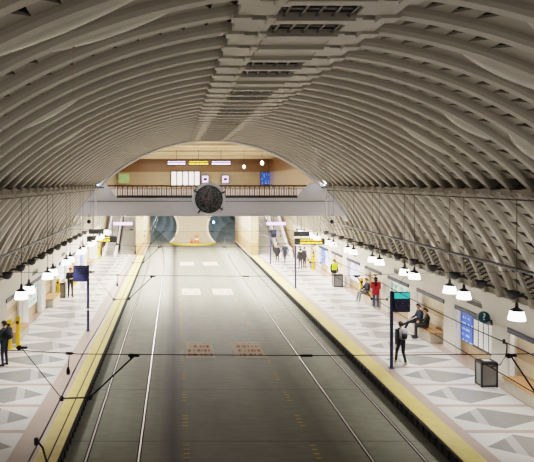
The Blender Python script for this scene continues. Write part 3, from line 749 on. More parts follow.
# ------------------------------------------------------------------ wall fittings
for sd in (-1, 1):
    X = lambda h: CX + sd * h
    pipe_h, pipe_z = 8.62, 4.45
    bm = BM(); tube(bm, [(X(pipe_h), 2, pipe_z), (X(pipe_h), 44, pipe_z)], .06, 8)
    t = tag(ob('wall_pipe', bm, M['darkgrey']), 'long dark pipe running along the ribs above the %s platform lamps' % SIDE[sd], 'pipe')
    bm = BM(); tube(bm, [(X(7.2), 4, 6.72), (X(7.2), YB - .4, 6.72)], .022, 6)
    tag(ob('lamp_conduit', bm, M['wire']), 'thin dark conduit under the %s ledge carrying the lamp rods' % SIDE[sd], 'conduit')
    # pendant lamps
    ks = [k for k in range(16 if sd > 0 else 19, 45) if k % 4 in (3, 0)]
    rod = hous = shade = rod2 = None
    for idx, k in enumerate(ks):
        y = Y0 + k * PITCH
        pr = ords((k + 1) // 4 - (4 if sd > 0 else 5)); wh = 'nearer' if k % 4 == 3 else 'farther'
        lab = 'white bell pendant lamp over the right platform, single one nearest' if (sd > 0 and k == 16) else 'white bell pendant lamp over the %s platform, %s lamp of %s pair from near end' % (SIDE[sd], wh, ords((k + 1) // 4 - 5))
        t = thing('pendant_lamp', lab, 'pendant lamp', (X(7.2), y, 3.42), group='pendant lamps along the %s platform' % SIDE[sd])
        if shade is None:
            bm = BM(); lathe(bm, [(.225, 0), (.21, .08), (.17, .25)], n=24); shade = ob('lamp_shade', bm, M['lamp'], t, True).data
            bm = BM(); lathe(bm, [(.17, .25), (.17, .265), (.11, .3), (.05, .34), (.04, .44), (.02, .48)], n=20); hous = ob('lamp_housing', bm, M['darkgrey'], t).data
        else:
            link('lamp_shade', shade, t); link('lamp_housing', hous, t)
        top = 3.3 if y < YB else 1.85
        if (rod is None and y < YB) or (rod2 is None and y >= YB):
            bm = BM(); tube(bm, [(0, 0, .48), (0, 0, top)], .009, 6); q = ob('rod', bm, M['wire'], t).data
            if y < YB: rod = q
            else: rod2 = q
        else: link('rod', rod if y < YB else rod2, t)
        l = bpy.data.lights.new('lamp_light', 'SPOT'); l.energy = 270; l.color = (1, .975, .95); l.spot_size = math.radians(112); l.spot_blend = .45; l.shadow_soft_size = .2
        link('lamp_light', l, t, (0, 0, -.03))
    # dark bowl uplights between the lamps
    bowl = arm = None
    for i in range(16):
        y = 15.5 + i * 2.013
        if y > YB + 8: break
        if sd < 0 and y < 21: continue
        if sd > 0 and y < 17: continue
        j = i - (3 if sd < 0 else 1)
        t = thing('wall_uplight', 'dark bowl uplight on the %s wall at rib foot, %s from the near end' % (SIDE[sd], ords(j)), 'wall light', (X(8.78), y, 3.62), group='bowl uplights on the %s wall' % SIDE[sd])
        if bowl is None:
            bm = BM(); lathe(bm, [(.05, -.22), (.14, -.17), (.2, -.04), (.21, .05), (.18, .05), (.13, -.08), (.04, -.14)], n=22); bowl = ob('bowl', bm, M['darkgrey'], t, True).data
            bm = BM(); tube(bm, [(0, 0, -.12), (sd * .35, 0, -.12), (sd * .72, 0, -.3)], .045); arm = ob('arm', bm, M['darkgrey'], t).data
        else:
            link('bowl', bowl, t); link('arm', arm, t)
    # uplighting of the vault comes from the bowls (one lamp per second bowl)
    for i in range(-6, 14):
        y = 15.5 + i * 2.013 * 1.25
        if y > YB - 1: break
        l = bpy.data.lights.new('bowl_light', 'SPOT'); l.energy = 150; l.color = (1, .95, .89); l.spot_size = math.radians(130); l.spot_blend = .8; l.shadow_soft_size = .25
        lo = link('bowl_light', l, None, (X(8.6), y, 3.72))
        d = Vector((-sd * .75, .0, 1.0)); lo.rotation_euler = d.to_track_quat('-Z', 'Y').to_euler()
    # alcove contents
    for a, b, n in OPEN:
        if sd > 0 and (n < 0 or n > 8): continue
        if sd < 0 and (n < 1 or n > 8): continue
        m = (a + b) / 2; nm = ords(n if sd > 0 else n - 1) if n >= 0 else ''
        if n % 2 == 0:
            t = thing('bench', 'stone bench with slatted wood top in %s alcove from the near end, %s platform' % (ords(n) if sd > 0 else ords(n - 1), SIDE[sd]), 'bench', (X(HW - .02), m, 0), group='alcove benches')
            if sd < 0 and n == 4: t.location.y -= .3
            bm = BM(); box(bm, *sorted((sd * -.38, sd * .28)), -1.0, 1.0, 0, .42, 0, .02); ob('bench_base', bm, M['stone'], t)
            bm = BM()
            for q in range(2):
                for w_ in range(2): box(bm, *sorted((sd * (-.42 + q * .36), sd * (-.42 + q * .36 + .34))), -1.03 + w_ * 1.03, w_ * 1.03 - .02, .42, .48, 0, .01)
            ob('seat', bm, M['wood'], t)
        else:
            t = thing('poster_case', 'poster case in %s alcove from the near end of the %s platform' % (ords(n) if sd > 0 else ords(n - 1), SIDE[sd]) if not (sd > 0 and n == 1) else
                      'poster case with a blue poster and four white sheets under the question mark sign', 'poster case', (X(HW + .22), m, 0), group='alcove poster cases')
            bm = BM(); box(bm, *sorted((0, sd * .08)), -1.25, 1.35, .6, 1.9, 0, .01); ob('case_frame', bm, M['darkgrey'] if n == 1 else M['grey'], t)
            f = sorted((-sd * .02, -sd * .002))
            if sd > 0 and n == 1:
                bm = BM(); box(bm, *f, .4, 1.3, .64, 1.86); ob('blue_poster', bm, M['blueposter'], t)
                for q in range(4):
                    bm = BM(); box(bm, *f, -1.2 + q * .39, -.9 + q * .39, .7, 1.76 - (q % 2) * .05); ob('notice_sheet', bm, M['sheettext'], t)
            else:
                mk = M['postermix'] if n == 3 else M['posterviolet']
                bm = BM(); box(bm, *f, -1.2, 0.02, .65, 1.85); ob('poster_sheet', bm, mk, t)
                bm = BM(); box(bm, *f, .08, 1.3, .65, 1.85); ob('poster_sheet', bm, mk if n != 7 else M['blueposter'], t)
            t = thing('vent_louver', 'grey louvre vent above the %s alcove of the %s wall' % (ords(n) if sd > 0 else ords(n - 1), SIDE[sd]), 'vent', (X(HW + .02), m - .2, 2.5), group='louvre vents above the poster alcoves')
            bm = BM(); box(bm, *sorted((-sd * .05, sd * .04)), -.62, .62, -.15, .15, 0, .01); ob('vent_frame', bm, M['ledge'], t)
            bm = BM()
            for q in range(4): box(bm, *sorted((-sd * .075, -sd * .05)), -.56, .56, -.12 + q * .065, -.09 + q * .065)
            ob('slat', bm, M['darkgrey'], t)
# question mark sign
t = thing('information_sign', 'round teal sign with white question mark above the poster case', 'sign', (CX + HW - .2, 22.55, 2.14))
bm = BM(); lathe(bm, [(.22, .03), (.22, -.03)], n=28, axis='y'); ob('sign_disc', bm, mat('teal_sign', (22, 84, 104), .4, var=.03), t)
bm = BM(); box(bm, .2, .34, -.02, .02, -.03, .03); ob('bracket', bm, M['black'], t)
cu = bpy.data.curves.new('question_mark', 'FONT'); cu.body = '?'; cu.size = .36; cu.align_x = 'CENTER'; cu.align_y = 'CENTER'; cu.extrude = .004; cu.offset = .004
cu.materials.append(M['white'])
tmp = link('tmp_text', cu); bpy.context.view_layer.update()
qm = bpy.data.meshes.new_from_object(tmp.evaluated_get(bpy.context.evaluated_depsgraph_get())); bpy.data.objects.remove(tmp)
o = link('question_mark', qm, t, (0, -.036, .01)); o.rotation_euler = (PI / 2, 0, 0)

# litter bins
def bin_(x, y, rz, lab, w=.54, d=.42, h=.86, mk='grey'):
    t = thing('litter_bin', lab, 'litter bin', (x, y, 0), rz)
    bm = BM(); box(bm, -w / 2, w / 2, -d / 2, d / 2, .05, h - .05, 0, .01); ob('bin_body', bm, M[mk], t)
    bm = BM()
    for sx in (-1, 1):
        for sy in (-1, 1): box(bm, sx * w / 2 - .025, sx * w / 2 + .025, sy * d / 2 - .025, sy * d / 2 + .025, 0, h)
    for z in (0.02, h - .06):
        for sy in (-1, 1): box(bm, -w / 2, w / 2, sy * d / 2 - .022, sy * d / 2 + .022, z, z + .05)
        for sx in (-1, 1): box(bm, sx * w / 2 - .022, sx * w / 2 + .022, -d / 2, d / 2, z, z + .05)
    ob('bin_frame', bm, M['black'], t)
    bm = BM(); box(bm, -w / 2 - .01, w / 2 + .01, -d / 2 - .01, d / 2 + .01, h - .02, h + .03, 0, .01); box(bm, -.12, .12, -.1, .1, h + .025, h + .04, 1)
    ob('lid', bm, [M['darkgrey'], M['white']], t)
bin_(11.05, 21.3, 0, 'grey litter bin with black frame beside the nearest pier of right wall')
bin_(11.25, 41.5, 0, 'grey litter bin in front of the person in the neon vest', .58, .44, .86)
bin_(-7.12, 37.65, 0, 'grey litter bin beside the person in the red hat on left platform', .46, .42, .9)

# fare card readers
def reader(x, y, lab):
    t = thing('fare_reader', lab, 'fare card reader', (x, y, 0), group='yellow fare card readers')
    bm = BM(); box(bm, -.08, .08, -.08, .08, 0.03, 1.0, 0, .03); box(bm, -.16, .16, -.14, .14, 0, .03); ob('post', bm, M['yellowpaint'], t)
    bm = BM(); prismx(bm, [(-.13, .98), (.1, .98), (.1, 1.28), (-.05, 1.28), (-.13, 1.16)], -.1, .1); ob('reader_head', bm, M['yellowpaint'], t)
    bm = BM(); box(bm, -.06, .06, -.138, -.125, 1.01, 1.14); ob('screen', bm, M['black'], t)
def at(px, py): s_ = EYE / (py - 182.5); return (px - 175) * s_, s_ * 600
for (x, y, lab) in ((-7.18, 36.85, 'yellow fare reader post between the stone bench and bin on left platform'), (-6.9, 26.4, 'yellow fare reader post near the bench at left edge, right one of two'), (-7.15, 25.9, 'yellow fare reader post at left edge, left one of two'),
                    (-7.1, 42.3, 'yellow fare reader post by the left wall beyond the navy sign'), (-7.15, 56.6, 'yellow fare reader post below the amber sign of left platform'),
                    (11.52, 37.1, 'yellow fare reader post behind the seated person in grey jeans'), (11.5, 49.9, 'yellow fare reader post by the standing pair on right platform')):
    reader(x, y, lab)

# sign posts
def post(px, py, lab, top=2.95, box_side=0, boxmat=None, r=.065):
    x, y = at(px, py)
    t = thing('sign_post', lab, 'sign post', (x, y, 0))
    bm = BM(); lathe(bm, [(r + .06, 0.001), (r + .06, .02), (r, .03), (r, top)], n=12); ob('pole', bm, M['pole'], t)
    if box_side:
        x0, x1 = sorted((box_side * .04, box_side * .70))
        bm = BM(); box(bm, x0, x1, -.08, .08, top - .8, top - .02, 0, .02); b = ob('sign_box', bm, M['navy'], t)
        if boxmat == 'teal':
            bm = BM(); box(bm, x0 + .04, x1 - .02, -.095, -.081, top - .27, top - .05); ob('lit_band', bm, M['tealglow'], b)
        bm = BM(); box(bm, x0 + .05, x1 - .04, -.095, -.081, top - .74, top - .32) if boxmat == 'teal' else box(bm, x0 + .05, x1 - .04, -.095, -.081, top - .26, top - .1)
        ob('sign_lettering', bm, M['signtext'], b)
        if boxmat != 'teal':
            bm = BM(); box(bm, box_side * .26 - .11, box_side * .26 + .11, -.05, -.03, top - 1.12, top - .84); ob('notice', bm, M['paper'], t)
            bm = BM(); box(bm, -.08, .08, -.085, .085, 1.02, 1.1); ob('clamp', bm, M['white'], t)
    return t
post(88, 331, 'blue grey post with a navy sign box on the left platform edge', 3.2, -1)
post(391.5, 368, 'blue grey post with navy sign box and teal band near walking person', 2.98, 1, 'teal')
post(295.5, 288, 'plain blue grey post on right platform before the standing pair', 2.9)
post(270.5, 264, 'plain blue grey post at far right platform near two dark figures', 2.6)

# LED platform signs
for sd in (-1, 1):
    px = 309.5 if sd > 0 else 102; yy = 42; s_ = yy / 600
    x = (px - 175) * s_; z = EYE - (241.5 - 182.5) * s_ if sd > 0 else EYE - (239.2 - 182.5) * s_
    t = thing('led_sign', 'black hanging board with amber LED text over the %s platform' % SIDE[sd], 'sign', (x, yy, z), group='LED boards')
    bm = BM(); box(bm, -1.05, 1.05, -.1, .1, -.22, .22, 0, .03); ob('sign_case', bm, M['black'], t)
    bm = BM(); box(bm, -.66 if sd > 0 else -.42, .86 if sd > 0 else .55, -.115, -.101, -.14, .14); ob('led_face', bm, M['led'], t)
    for q in (-.6, .75):
        bm = BM(); tube(bm, [(q, 0, .2), (q, 0, 5.3 - z)], .018); ob('rod', bm, M['black'], t)
    t = thing('camera_box', 'dark box hanging just above the amber LED board of the %s platform' % SIDE[sd], 'sign box', (x - .25, yy + .5, z + .5))
    bm = BM(); box(bm, -.75, .75, -.1, .1, -.17, .17, 0, .02); ob('box_case', bm, M['black'], t)
    bm = BM(); box(bm, .35, .7, -.115, -.1, -.13, .13); ob('lit_face', bm, M['striplight'], t)
    bm = BM(); tube(bm, [(-.5, 0, .15), (-.5, 0, 5.3 - z - .5)], .015); ob('rod', bm, M['black'], t)
    # small dark display by the stairs
    if sd > 0:
        t = thing('platform_monitor', 'dark monitor hanging beside the stairs of the right platform', 'monitor', (8.95, 54.6, 2.55))
        bm = BM(); box(bm, -.27, .27, -.06, .06, -.36, .36, 0, .02); ob('monitor_case', bm, M['black'], t)
        bm = BM(); box(bm, -.2, .2, -.075, -.061, -.1, .28); ob('screen', bm, M['signtext'], t)
        bm = BM(); tube(bm, [(0, 0, .36), (0, 0, 2.75)], .02); ob('rod', bm, M['black'], t)

# ------------------------------------------------------------------ overhead wires
for sd in (-1, 1):
    xm, xc = (-1.62, -1.65) if sd < 0 else (6.25, 6.15)
    def wx(x, y): return x + sd * off(y)
    def wire(name, x, zf, lab, r):
        bm = BM(); ys = [1 + i for i in range(0, 60)] + [62, 66, 70, 74, 78, 82, 86, 90, 94]
        tube(bm, [(wx(x, y), y, zf(y) - .25 * max(0, (y - 60) / 34)) for y in ys], r, 6); tag(ob(name, bm, M['wire']), lab, 'overhead wire', 'overhead wires')
    wire('messenger_wire', xm, lambda y: 4.2 - .09 * math.sin(PI * ((y - 10.5) % 8.8) / 8.8), 'upper support wire sagging above the %s track' % SIDE[sd], .011)
    wire('contact_wire', xc, lambda y: 3.6, 'lower contact wire above the %s track' % SIDE[sd], .010)
    for i, y in enumerate((10.5, 19.4, 28.2, 37.0)):
        o_ = (0 if sd < 0 else 8.18)
        P = [(-2.68, 4.3), (-1.98, 3.42), (-1.49, 3.44), (-.72, 4.16)] if sd < 0 else [(5.88, 4.16), (6.36, 3.44), (6.85, 3.42), (7.55, 4.3)]
        t = thing('wire_bridle', 'black V shaped wire hanger over the %s track, %s from the near end' % (SIDE[sd], ords(i)), 'wire hanger', (0, y, 0), group='wire hangers over the tracks')
        bm = BM(); tube(bm, [(P[0][0], 0, P[0][1]), (P[1][0], 0, P[1][1])], .008 if sd < 0 else .016, 6); ob('stay', bm, M['wire'], t)
        bm = BM(); tube(bm, [(P[2][0], 0, P[2][1]), (P[3][0], 0, P[3][1])], .016 if sd < 0 else .008, 6); ob('stay', bm, M['wire'], t)
        bm = BM(); tube(bm, [(P[1][0] - .05, 0, P[1][1]), (P[2][0] + .05, 0, P[2][1])], .014, 6)
        for q in (P[1], P[2]): lathe(bm, [(.03, -.04), (.03, .04)], (q[0], 0, q[1]), 10)
        ob('clamp_bar', bm, M['wire'], t)
        for q in (P[0], P[3]):
            bm = BM(); box(bm, q[0] - .1, q[0] + .1, -.02, .02, q[1] - .012, q[1] + .03, 0, .01); box(bm, q[0] - .07, q[0] - .02, -.03, .03, q[1] - .03, q[1] + .045, 0); ob('insulator', bm, M['wire'], t)
        bm = BM(); tube(bm, [(xm + sd * .23, 0, 4.22), (xm + sd * .25, 0, 3.95)], .009, 6); lathe(bm, [(.03, 3.84), (.038, 3.9), (.02, 3.97)], (xm + sd * .25, 0, 0), 10); box(bm, xm + sd * .23 - .06, xm + sd * .23 + .06, -.02, .02, 4.19, 4.23)
        ob('drop_insulator', bm, M['wire'], t)
    # feeder jumper loop
    yj = 7.0 if sd < 0 else 11.4
    bm = BM(); tube(bm, [(xm, yj, 4.2), (xm + .07, yj + .02, 4.1), (xm + .1, yj + .1, 3.9), (xm + .04, yj + .2, 3.68), (xc, yj + .3, 3.6)], .012, 6); lathe(bm, [(.025, -.04), (.025, .04)], (xm, yj, 4.18), 8)
    tag(ob('feeder_loop', bm, M['wire']), 'short looped feeder cable joining the two wires over the %s track' % SIDE[sd], 'cable')
for i, y in enumerate((10.5, 19.4, 28.2, 37.0)):
    h = math.sqrt(98.5 - 4.2 ** 2)
    bm = BM(); tube(bm, [(CX - h, y, 4.32), (-2.68, y, 4.26), (-1.7, y, 4.2), (2.3, y, 4.17), (6.2, y, 4.2), (7.55, y, 4.26), (CX + h, y, 4.32)], .008, 6)
    t = tag(ob('span_wire', bm, M['wire']), 'thin wire stretched across the hall from wall to wall, %s from the near end' % ords(i), 'span wire', 'cross span wires')
    bm = BM(); box(bm, 2.19, 2.41, y - .02, y + .02, 4.15, 4.19, 0, .01); ob('insulator', bm, M['wire'], t)

# orange strap caught on the vault
t = thing('hanging_strap', 'orange cloth strap bundle hanging from a rib high on the left vault', 'strap', (-1.52, 8.95, 9.36))
bm = BM(); tube(bm, [(0, 0, .15), (.03, 0, .05), (-.02, 0, -.08), (.02, 0, -.17)], [.02, .045, .04, .02], 8); tube(bm, [(.06, 0, .12), (.05, 0, 0), (.065, 0, -.1)], [.015, .03, .012], 8); ob('strap_bundle', bm, M['orangecloth'], t, True)
bm = BM(); tube(bm, [(0, 0, -.15), (0, 0, -.9)], .002, 4); ob('cord', bm, M['orangecloth'], t)

# ------------------------------------------------------------------ people
def capsules_mesh(segs, voxel):
    bm = BM()
    for p0, p1, r0, r1, tg in segs:
        p0, p1 = Vector(p0), Vector(p1); d = p1 - p0; L = d.length
        q = d.to_track_quat('Z', 'Y').to_matrix().to_4x4() if L > 1e-5 else Matrix.Identity(4)
        n = 12; rings = []
        for i in range(4):
            a = -PI / 2 + (i + .5) * PI / 8; rings.append((r0 * math.cos(a), r0 * math.sin(a)))
        for i in range(4):
            a = (i + .5) * PI / 8; rings.append((r1 * math.cos(a), L + r1 * math.sin(a)))
        vs = [[bm.verts.new(p0 + (q @ Vector((rr * math.cos(2 * PI * k / n), rr * math.sin(2 * PI * k / n), h)))) for k in range(n)] for rr, h in rings]
        for a, b in zip(vs, vs[1:]):
            for k in range(n): bm.faces.new((a[k], a[(k + 1) % n], b[(k + 1) % n], b[k]))
        bm.faces.new(vs[0][::-1]); bm.faces.new(vs[-1])
    me = bpy.data.meshes.new('tmp_body'); bm.to_mesh(me); bm.free()
    o = bpy.data.objects.new('tmp_body', me); COL.objects.link(o)
    md = o.modifiers.new('r', 'REMESH'); md.mode = 'VOXEL'; md.voxel_size = voxel
    sm = o.modifiers.new('s', 'SMOOTH'); sm.factor = .5; sm.iterations = 3
    dg = bpy.context.evaluated_depsgraph_get(); dg.update()
    out = bpy.data.meshes.new_from_object(o.evaluated_get(dg))
    bpy.data.objects.remove(o); bpy.data.meshes.remove(me)
    return out

def person(label, loc, rz, pose, top, pants, shoe, hair='short', hat=None, height=1.72, long_coat=False, pack=None, vest=None, voxel=.012):
    J = dict(pel=(0, 0, .93), chest=(0, 0, 1.28), neck=(0, 0, 1.44), head=(0, .02, 1.6),
             shL=(-.19, 0, 1.38), shR=(.19, 0, 1.38), elL=(-.25, -.02, 1.1), elR=(.25, -.02, 1.1), wrL=(-.25, .06, .86), wrR=(.25, .06, .86),
             hiL=(-.09, 0, .9), hiR=(.09, 0, .9), knL=(-.1, .02, .5), knR=(.1, .02, .5), anL=(-.11, -.02, .08), anR=(.11, -.02, .08), toL=(-.14, .15, .035), toR=(.14, .15, .035))
    J.update(pose); V = {k: Vector(v) for k, v in J.items()}
    sg = []
    def add(a, b, r0, r1, tg): sg.append((Vector(a), Vector(b), r0, r1, tg))
    up = (V['chest'] - V['pel']).normalized(); lat = (V['shR'] - V['shL']).normalized(); fw = lat.cross(up) * -1
    fw = up.cross(lat)
    if fw.dot(Vector((0, 1, 0))) < 0 and 'flip' not in pose: fw = -fw
    for s_ in (-1, 1):
        add(V['pel'] + lat * .075 * s_, V['pel'] + lat * .07 * s_ + up * .06, .115, .115, 'pants')
        add(V['pel'] + lat * .07 * s_ + up * .1, V['chest'] + lat * .08 * s_, .115, .125, 'top')
        add(V['chest'] + lat * .08 * s_, V['neck'] + lat * .06 * s_ - up * .08, .12, .08, 'top')
    add(V['shL'] - lat * -.03, V['shR'] - lat * .03, .075, .075, 'top')
    add(V['neck'] - up * .05, V['head'] - up * .08, .056, .052, 'skin')
    hd = V['head']; hup = (V['head'] - V['neck']).normalized()
    add(hd + hup * .02 - fw * .015, hd + hup * .03 + fw * .005, .093, .09, 'skin')
    add(hd - hup * .07 + fw * .03, hd + fw * .02, .055, .08, 'skin')
    add(hd + fw * .09 + hup * .0, hd + fw * .105 - hup * .03, .012, .02, 'skin')     # nose
    for s_ in (-1, 1): add(hd + lat * .09 * s_ - hup * .02, hd + lat * .095 * s_ + hup * .02, .018, .022, 'skin')
    for s_ in 'LR':
        add(V['sh' + s_], V['el' + s_], .066, .052, 'top'); add(V['el' + s_], V['wr' + s_], .052, .04, 'top')
        w = V['wr' + s_]; d = (w - V['el' + s_]).normalized(); sx = lat * (1 if s_ == 'R' else -1)
        side = (fw - d * fw.dot(d)); side = side.normalized() if side.length > .2 else (up - d * up.dot(d)).normalized()
        k = w + d * .085
        for q in (-.024, 0, .024): add(w + side * q * .6, k + side * q, .024, .018, 'skin')
        for q, L in ((-.039, .055), (-.013, .072), (.013, .078), (.039, .068)):
            f0 = k + side * q; f1 = f0 + d * L * .55; f2 = f1 + (d * .8 - sx * .6).normalized() * L * .45
            add(f0, f1, .0115, .0105, 'skin'); add(f1, f2, .0105, .009, 'skin')
        tb = w + d * .025 + side * .03; add(tb, tb + (d * .6 + side * .8).normalized() * .06, .015, .011, 'skin')
        add(V['hi' + s_], V['kn' + s_], .098, .066, 'pants'); add(V['kn' + s_], V['an' + s_] , .064, .046, 'pants')
        a_, t_ = V['an' + s_], V['to' + s_]; b_ = a_ - (t_ - a_).normalized() * .03; b_.z = max(.045, b_.z - .02)
        add(b_, t_, .048, .038, 'shoe')
    if long_coat:
        for s_ in (-1, 1): add(V['pel'] + lat * .09 * s_ + up * .1, V['pel'] + lat * .08 * s_ - up * long_coat, .115, .125, 'top')
        add(V['pel'] + up * .1, V['pel'] - up * long_coat, .12, .13, 'top')
    k = height / 1.72
    me = capsules_mesh(sg, voxel); me.name = 'person'
    for m in (M['skinp'], C[top], C[pants], C[shoe], C[vest] if vest else C[top]): me.materials.append(m)
    nv = len(me.polygons); cen = np.empty(nv * 3, np.float32); me.polygons.foreach_get('center', cen); cen = cen.reshape(-1, 3)
    best = np.full(nv, 1e9); idx = np.zeros(nv, np.int32); mi = dict(skin=0, top=1, pants=2, shoe=3)
    for p0, p1, r0, r1, tg in sg:
        a = np.array(p0); b = np.array(p1) - a; L2 = max(float(b @ b), 1e-9)
        t_ = np.clip((cen - a) @ b / L2, 0, 1); d = np.linalg.norm(cen - a - t_[:, None] * b, axis=1) - (r0 + (r1 - r0) * t_)
        m = d < best; best[m] = d[m]; idx[m] = mi[tg]
    if vest:
        c0 = np.array(V['chest']); tor = (idx == 1) & (np.linalg.norm(cen - c0, axis=1) < .33) & (np.abs((cen - c0) @ np.array(lat)) < .2); idx[tor] = 4
    me.polygons.foreach_set('material_index', idx); me.polygons.foreach_set('use_smooth', np.ones(nv, bool))
    o = tag(link('person', me, None, loc), label, 'person'); o.rotation_euler = (0, 0, rz); o.scale = (k, k, k)
    # eyes
    for s_ in (-1, 1):
        bm = BM(); bmesh.ops.create_uvsphere(bm, u_segments=8, v_segments=6, radius=.012, matrix=Matrix.Translation(hd + fw * .088 + lat * .034 * s_ + hup * .015)); ob('eye', bm, C['black'], o)
    bm = BM(); bmesh.ops.create_cube(bm, size=1, matrix=Matrix.Translation(hd + fw * .094 - hup * .068) @ Matrix.Diagonal((.045, .01, .01, 1))); ob('mouth', bm, C['maroon'], o)
    # hair / hat: upper and rear part of a head shell
    def cap(name, r, m, zmin, back):
        bm = BM(); bmesh.ops.create_uvsphere(bm, u_segments=20, v_segments=14, radius=1)
        for v in list(bm.verts):
            l = v.co.copy()
            keep = l.z > zmin or (l.y < -.15 and l.z > back)
            if not keep: bm.verts.remove(v); continue
            sc = 1 + (.25 if l.z < -.4 else 0)
            v.co = hd + hup * .028 - fw * .012 + lat * l.x * r * 1.0 + fw * l.y * r * 1.06 + hup * l.z * r * (1.06 if l.z > 0 else sc * (1.5 if back < -.7 else 1.1))
        ob(name, bm, m, o, True)
    if hat:
        cap('hair', .101, M['hair'], .25, -.6); cap('hat', .112, C[hat], .22, .1)
    else: cap('hair', .106, M['hair'], .22, -.95 if hair == 'long' else -.55)
    if pack:
        t = thing('backpack', pack[1], 'backpack', loc, rz); t.scale = (k, k, k)
        c = V['chest'] - fw * .22 - up * .0
        bm = BM(); box(bm, -.15, .15, -.09, .09, -.23, .22, 0, .05); ob('pack_body', bm, C[pack[0]], t, True, loc=c)
        bm = BM(); box(bm, -.11, .11, -.05, .05, -.12, .1, 0, .03); ob('front_pocket', bm, C['charcoal'], t, True, loc=c - fw * .1 - up * .06)
        for s_ in (-1, 1):
            bm = BM(); tube(bm, [c + lat * .1 * s_ + fw * .08 + up * .2, V['shR'] * .5 + V['shL'] * .5 + lat * .12 * s_ + up * .085, V['chest'] + lat * .14 * s_ + fw * .14, V['chest'] + lat * .16 * s_ + fw * .05 - up * .18, c + lat * .13 * s_ + fw * .08 - up * .18], .018, 6); ob('strap', bm, C['black'], t)
    return o

WALK = dict(knL=(-.09, .22, .52), anL=(-.09, .30, .12), toL=(-.1, .47, .1), knR=(.09, -.0, .5), anR=(.09, -.26, .12), toR=(.1, -.12, .04), elR=(.25, .08, 1.13), wrR=(.23, .26, .98), elL=(-.26, -.12, 1.12), wrL=(-.25, -.1, .87))
WALK2 = dict(WALK, anL=(-.09, .27, .08), toL=(-.1, .43, .045), knL=(-.09, .18, .5))
def SIT(z=.61, ex=0):
    return dict(pel=(0, 0, z), chest=(0, -.04, z + .35), neck=(0, -.02, z + .52), head=(0, .03, z + .67), shL=(-.19, -.03, z + .45), shR=(.19, -.03, z + .45),
                elL=(-.27, .06, z + .2), elR=(.27, .06, z + .2), wrL=(-.14, .28, z + .13), wrR=(.14, .28, z + .13), hiL=(-.09, .02, z), hiR=(.09, .02, z),
                knL=(-.13, .44, z - .03), knR=(.13, .44, z - .03), anL=(-.13, .42 + ex, .08), anR=(.13, .46 + ex, .08), toL=(-.15, .59 + ex, .04), toR=(.15, .63 + ex, .04))
x, y = at(4.5, 366); person('person in dark jacket and cap standing at the left edge of the left platform', (x, y, 0), math.radians(62), dict(elR=(.25, .05, 1.12), wrR=(.2, .24, 1.0)), 'green', 'navy', 'shoe', hat='black', height=1.76, pack=('navy', 'dark backpack on the person standing at the left edge'))
x, y = -6.58, 37.75; person('person in black with a red hat standing by the bin on left platform', (x, y, 0), math.radians(200), dict(elL=(-.25, .04, 1.12), wrL=(-.08, .22, 1.12), elR=(.25, .04, 1.12), wrR=(.08, .22, 1.1)), 'black', 'black', 'shoe', hat='redhat', height=1.84)
x, y = at(401, 364.5); person('person walking away in grey top and black trousers beside the navy post', (x, y, 0), math.radians(4), WALK2, 'charcoal', 'black', 'tanshoe', height=1.70, pack=('paleg', 'pale grey backpack on the person walking away'))
x, y = at(375.8, 308.8); person('person in a long red coat and jeans standing with long dark hair', (x, y, 0), math.radians(-25), dict(elL=(-.22, .03, 1.12), wrL=(-.14, .24, 1.06), elR=(.22, .03, 1.12), wrR=(.12, .24, 1.08)), 'red', 'denim', 'whiteshoe', hair='long', height=1.82, long_coat=.07)
# bench sitters, third alcove right (face the track: -x)
FACE = math.radians(90)
sx_ = CX + HW - .22
person('person in dark clothes sitting on bench, legs stretched toward the walking person', (sx_, 28.45, 0), FACE, dict(SIT(.61), knL=(-.16, .46, .62), anL=(-.2, .85, .5), toL=(-.22, .96, .6), knR=(.1, .46, .55), anR=(.08, .7, .1), toR=(.08, .86, .06)), 'navy', 'navy', 'shoe', height=1.78)
person('person in black jacket sitting upright on bench, hands together, nearer of two', (sx_, 27.65, 0), math.radians(70), SIT(.61), 'black', 'charcoal', 'shoe', height=1.74)
person('person in dark jacket and grey jeans sitting with legs stretched out behind red coat', (CX + HW - .22, 36.2, 0), math.radians(98), dict(SIT(.61, .12), knL=(-.13, .46, .54), knR=(.13, .46, .54)), 'navy', 'greydenim', 'whiteshoe', height=1.76)
x, y = at(339.5, 288); person('person in neon yellow vest standing behind the grey bin', (x, 42.3, 0), math.radians(195), {}, 'black', 'black', 'shoe', height=1.78, vest='neon')
x, y = at(277.3, 262.3); person('figure in long dark coat standing far along right platform, left of two', (x, y, 0), math.radians(175), {}, 'black', 'black', 'shoe', height=1.62, long_coat=.2, voxel=.014)
x, y = at(285, 261.8); person('figure in dark navy clothes far along right platform, right of two', (x, y, 0), math.radians(150), WALK2, 'navy', 'navy', 'shoe', height=1.7, voxel=.014)
x, y = at(300.3, 269); person('person in black standing below amber sign, left of the pair', (x, y, 0), math.radians(10), {}, 'black', 'charcoal', 'shoe', height=1.7, voxel=.014)
x, y = at(304.3, 267.5); person('person in charcoal jacket below amber sign, right of the pair', (x, y, 0), math.radians(-60), {}, 'charcoal', 'black', 'shoe', height=1.74, voxel=.014)
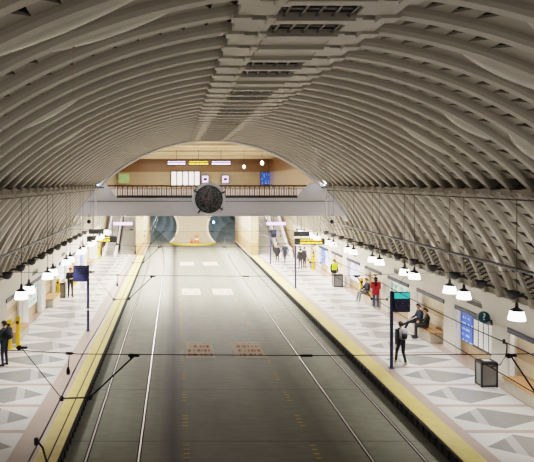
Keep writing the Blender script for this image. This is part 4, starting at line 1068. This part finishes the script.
# ------------------------------------------------------------------ lights
def area(name, loc, sx, sy, e, col=(1, .96, .9), rot=(0, 0, 0)):
    l = bpy.data.lights.new(name, 'AREA'); l.shape = 'RECTANGLE'; l.size = sx; l.size_y = sy; l.energy = e; l.color = col
    o = link(name, l, None, loc); o.rotation_euler = rot; return o
pan = None
for i, y in enumerate((41, 46, 51, 56, 61, 66)):
    for xx in (CX - 7.4, CX - 2.7, CX + 2.7, CX + 7.4):
        nm = {-7.4: 'left platform side', -2.7: 'left track', 2.7: 'right track', 7.4: 'right platform side'}[round(xx - CX, 1)]
        t = thing('ceiling_light', 'flat white ceiling light under the mezzanine, %s row, %s from the beam' % (nm, ords(i)), 'ceiling light', (xx, y, 5.3), group='ceiling lights under the mezzanine')
        if pan is None:
            bm = BM(); box(bm, -.7, .7, -.35, .35, -.08, -.001, 0, .01); pan = (ob('light_frame', bm, M['white'], t).data,)
            bm = BM(); box(bm, -.62, .62, -.28, .28, -.095, -.081); pan += (ob('diffuser', bm, M['striplight'], t).data,)
        else:
            link('light_frame', pan[0], t); link('diffuser', pan[1], t)
        area('ceiling_light_beam', (xx, y, 5.19), 1.2, .6, 1050 if abs(xx - CX) < 4 else 140)
for y in (44, 52, 60, 68):
    for xx in (CX - 5, CX, CX + 5): area('mezzanine_light', (xx, y, 9.9), 1.4, .8, 200, (1, .94, .85))
for y in (48, 58, 68):  # added upward fills without fixtures, to brighten the mezzanine ceiling
    for xx in (CX - 5, CX, CX + 5): area('mezzanine_upfill', (xx, y, 8.9), 2, .3, 70, (1, .94, .85), (PI, 0, 0))
for sd in (-1, 1):
    l = bpy.data.lights.new('arch_spot', 'SPOT'); l.energy = 700; l.spot_size = math.radians(62); l.spot_blend = .9; l.color = (.95, .96, 1); l.shadow_soft_size = .1
    o = link('arch_spot', l, None, (CX + sd * 7.0, YB - 1.2, 7.1))
    o.rotation_euler = (Vector((CX + sd * 7.0, YB - .3, 9.2)) - o.location).to_track_quat('-Z', 'Y').to_euler()

for xx in (CX - 4.5, CX, CX + 4.5):  # added spots with no fixture, only to brighten the beam front
    l = bpy.data.lights.new('beam_fill_spot', 'SPOT'); l.energy = 420; l.spot_size = math.radians(46); l.spot_blend = .9; l.color = (.98, .97, 1); l.shadow_soft_size = .2
    o = link('beam_fill_spot', l, None, (xx, YB - 9, 9.0)); o.rotation_euler = (Vector((xx * .98, YB, 5.5)) - o.location).to_track_quat('-Z', 'Y').to_euler()
w = bpy.data.worlds.new('world'); S.world = w; w.use_nodes = True
bg = w.node_tree.nodes['Background']; bg.inputs[0].default_value = (1, .95, .88, 1); bg.inputs[1].default_value = .16

# ------------------------------------------------------------------ camera
cam = bpy.data.cameras.new('camera'); cam.sensor_width = 36; cam.sensor_fit = 'HORIZONTAL'; cam.lens = 600 / 534 * 36
cam.shift_x = (267 - 175) / 534; cam.shift_y = -(231 - 182.5) / 534; cam.clip_end = 300
co = link('camera', cam, None, (0, 0, EYE)); co.rotation_euler = (PI / 2, 0, 0)
S.camera = co
S.view_settings.view_transform = 'Filmic'
S.view_settings.look = 'Medium High Contrast'
S.view_settings.exposure = 0
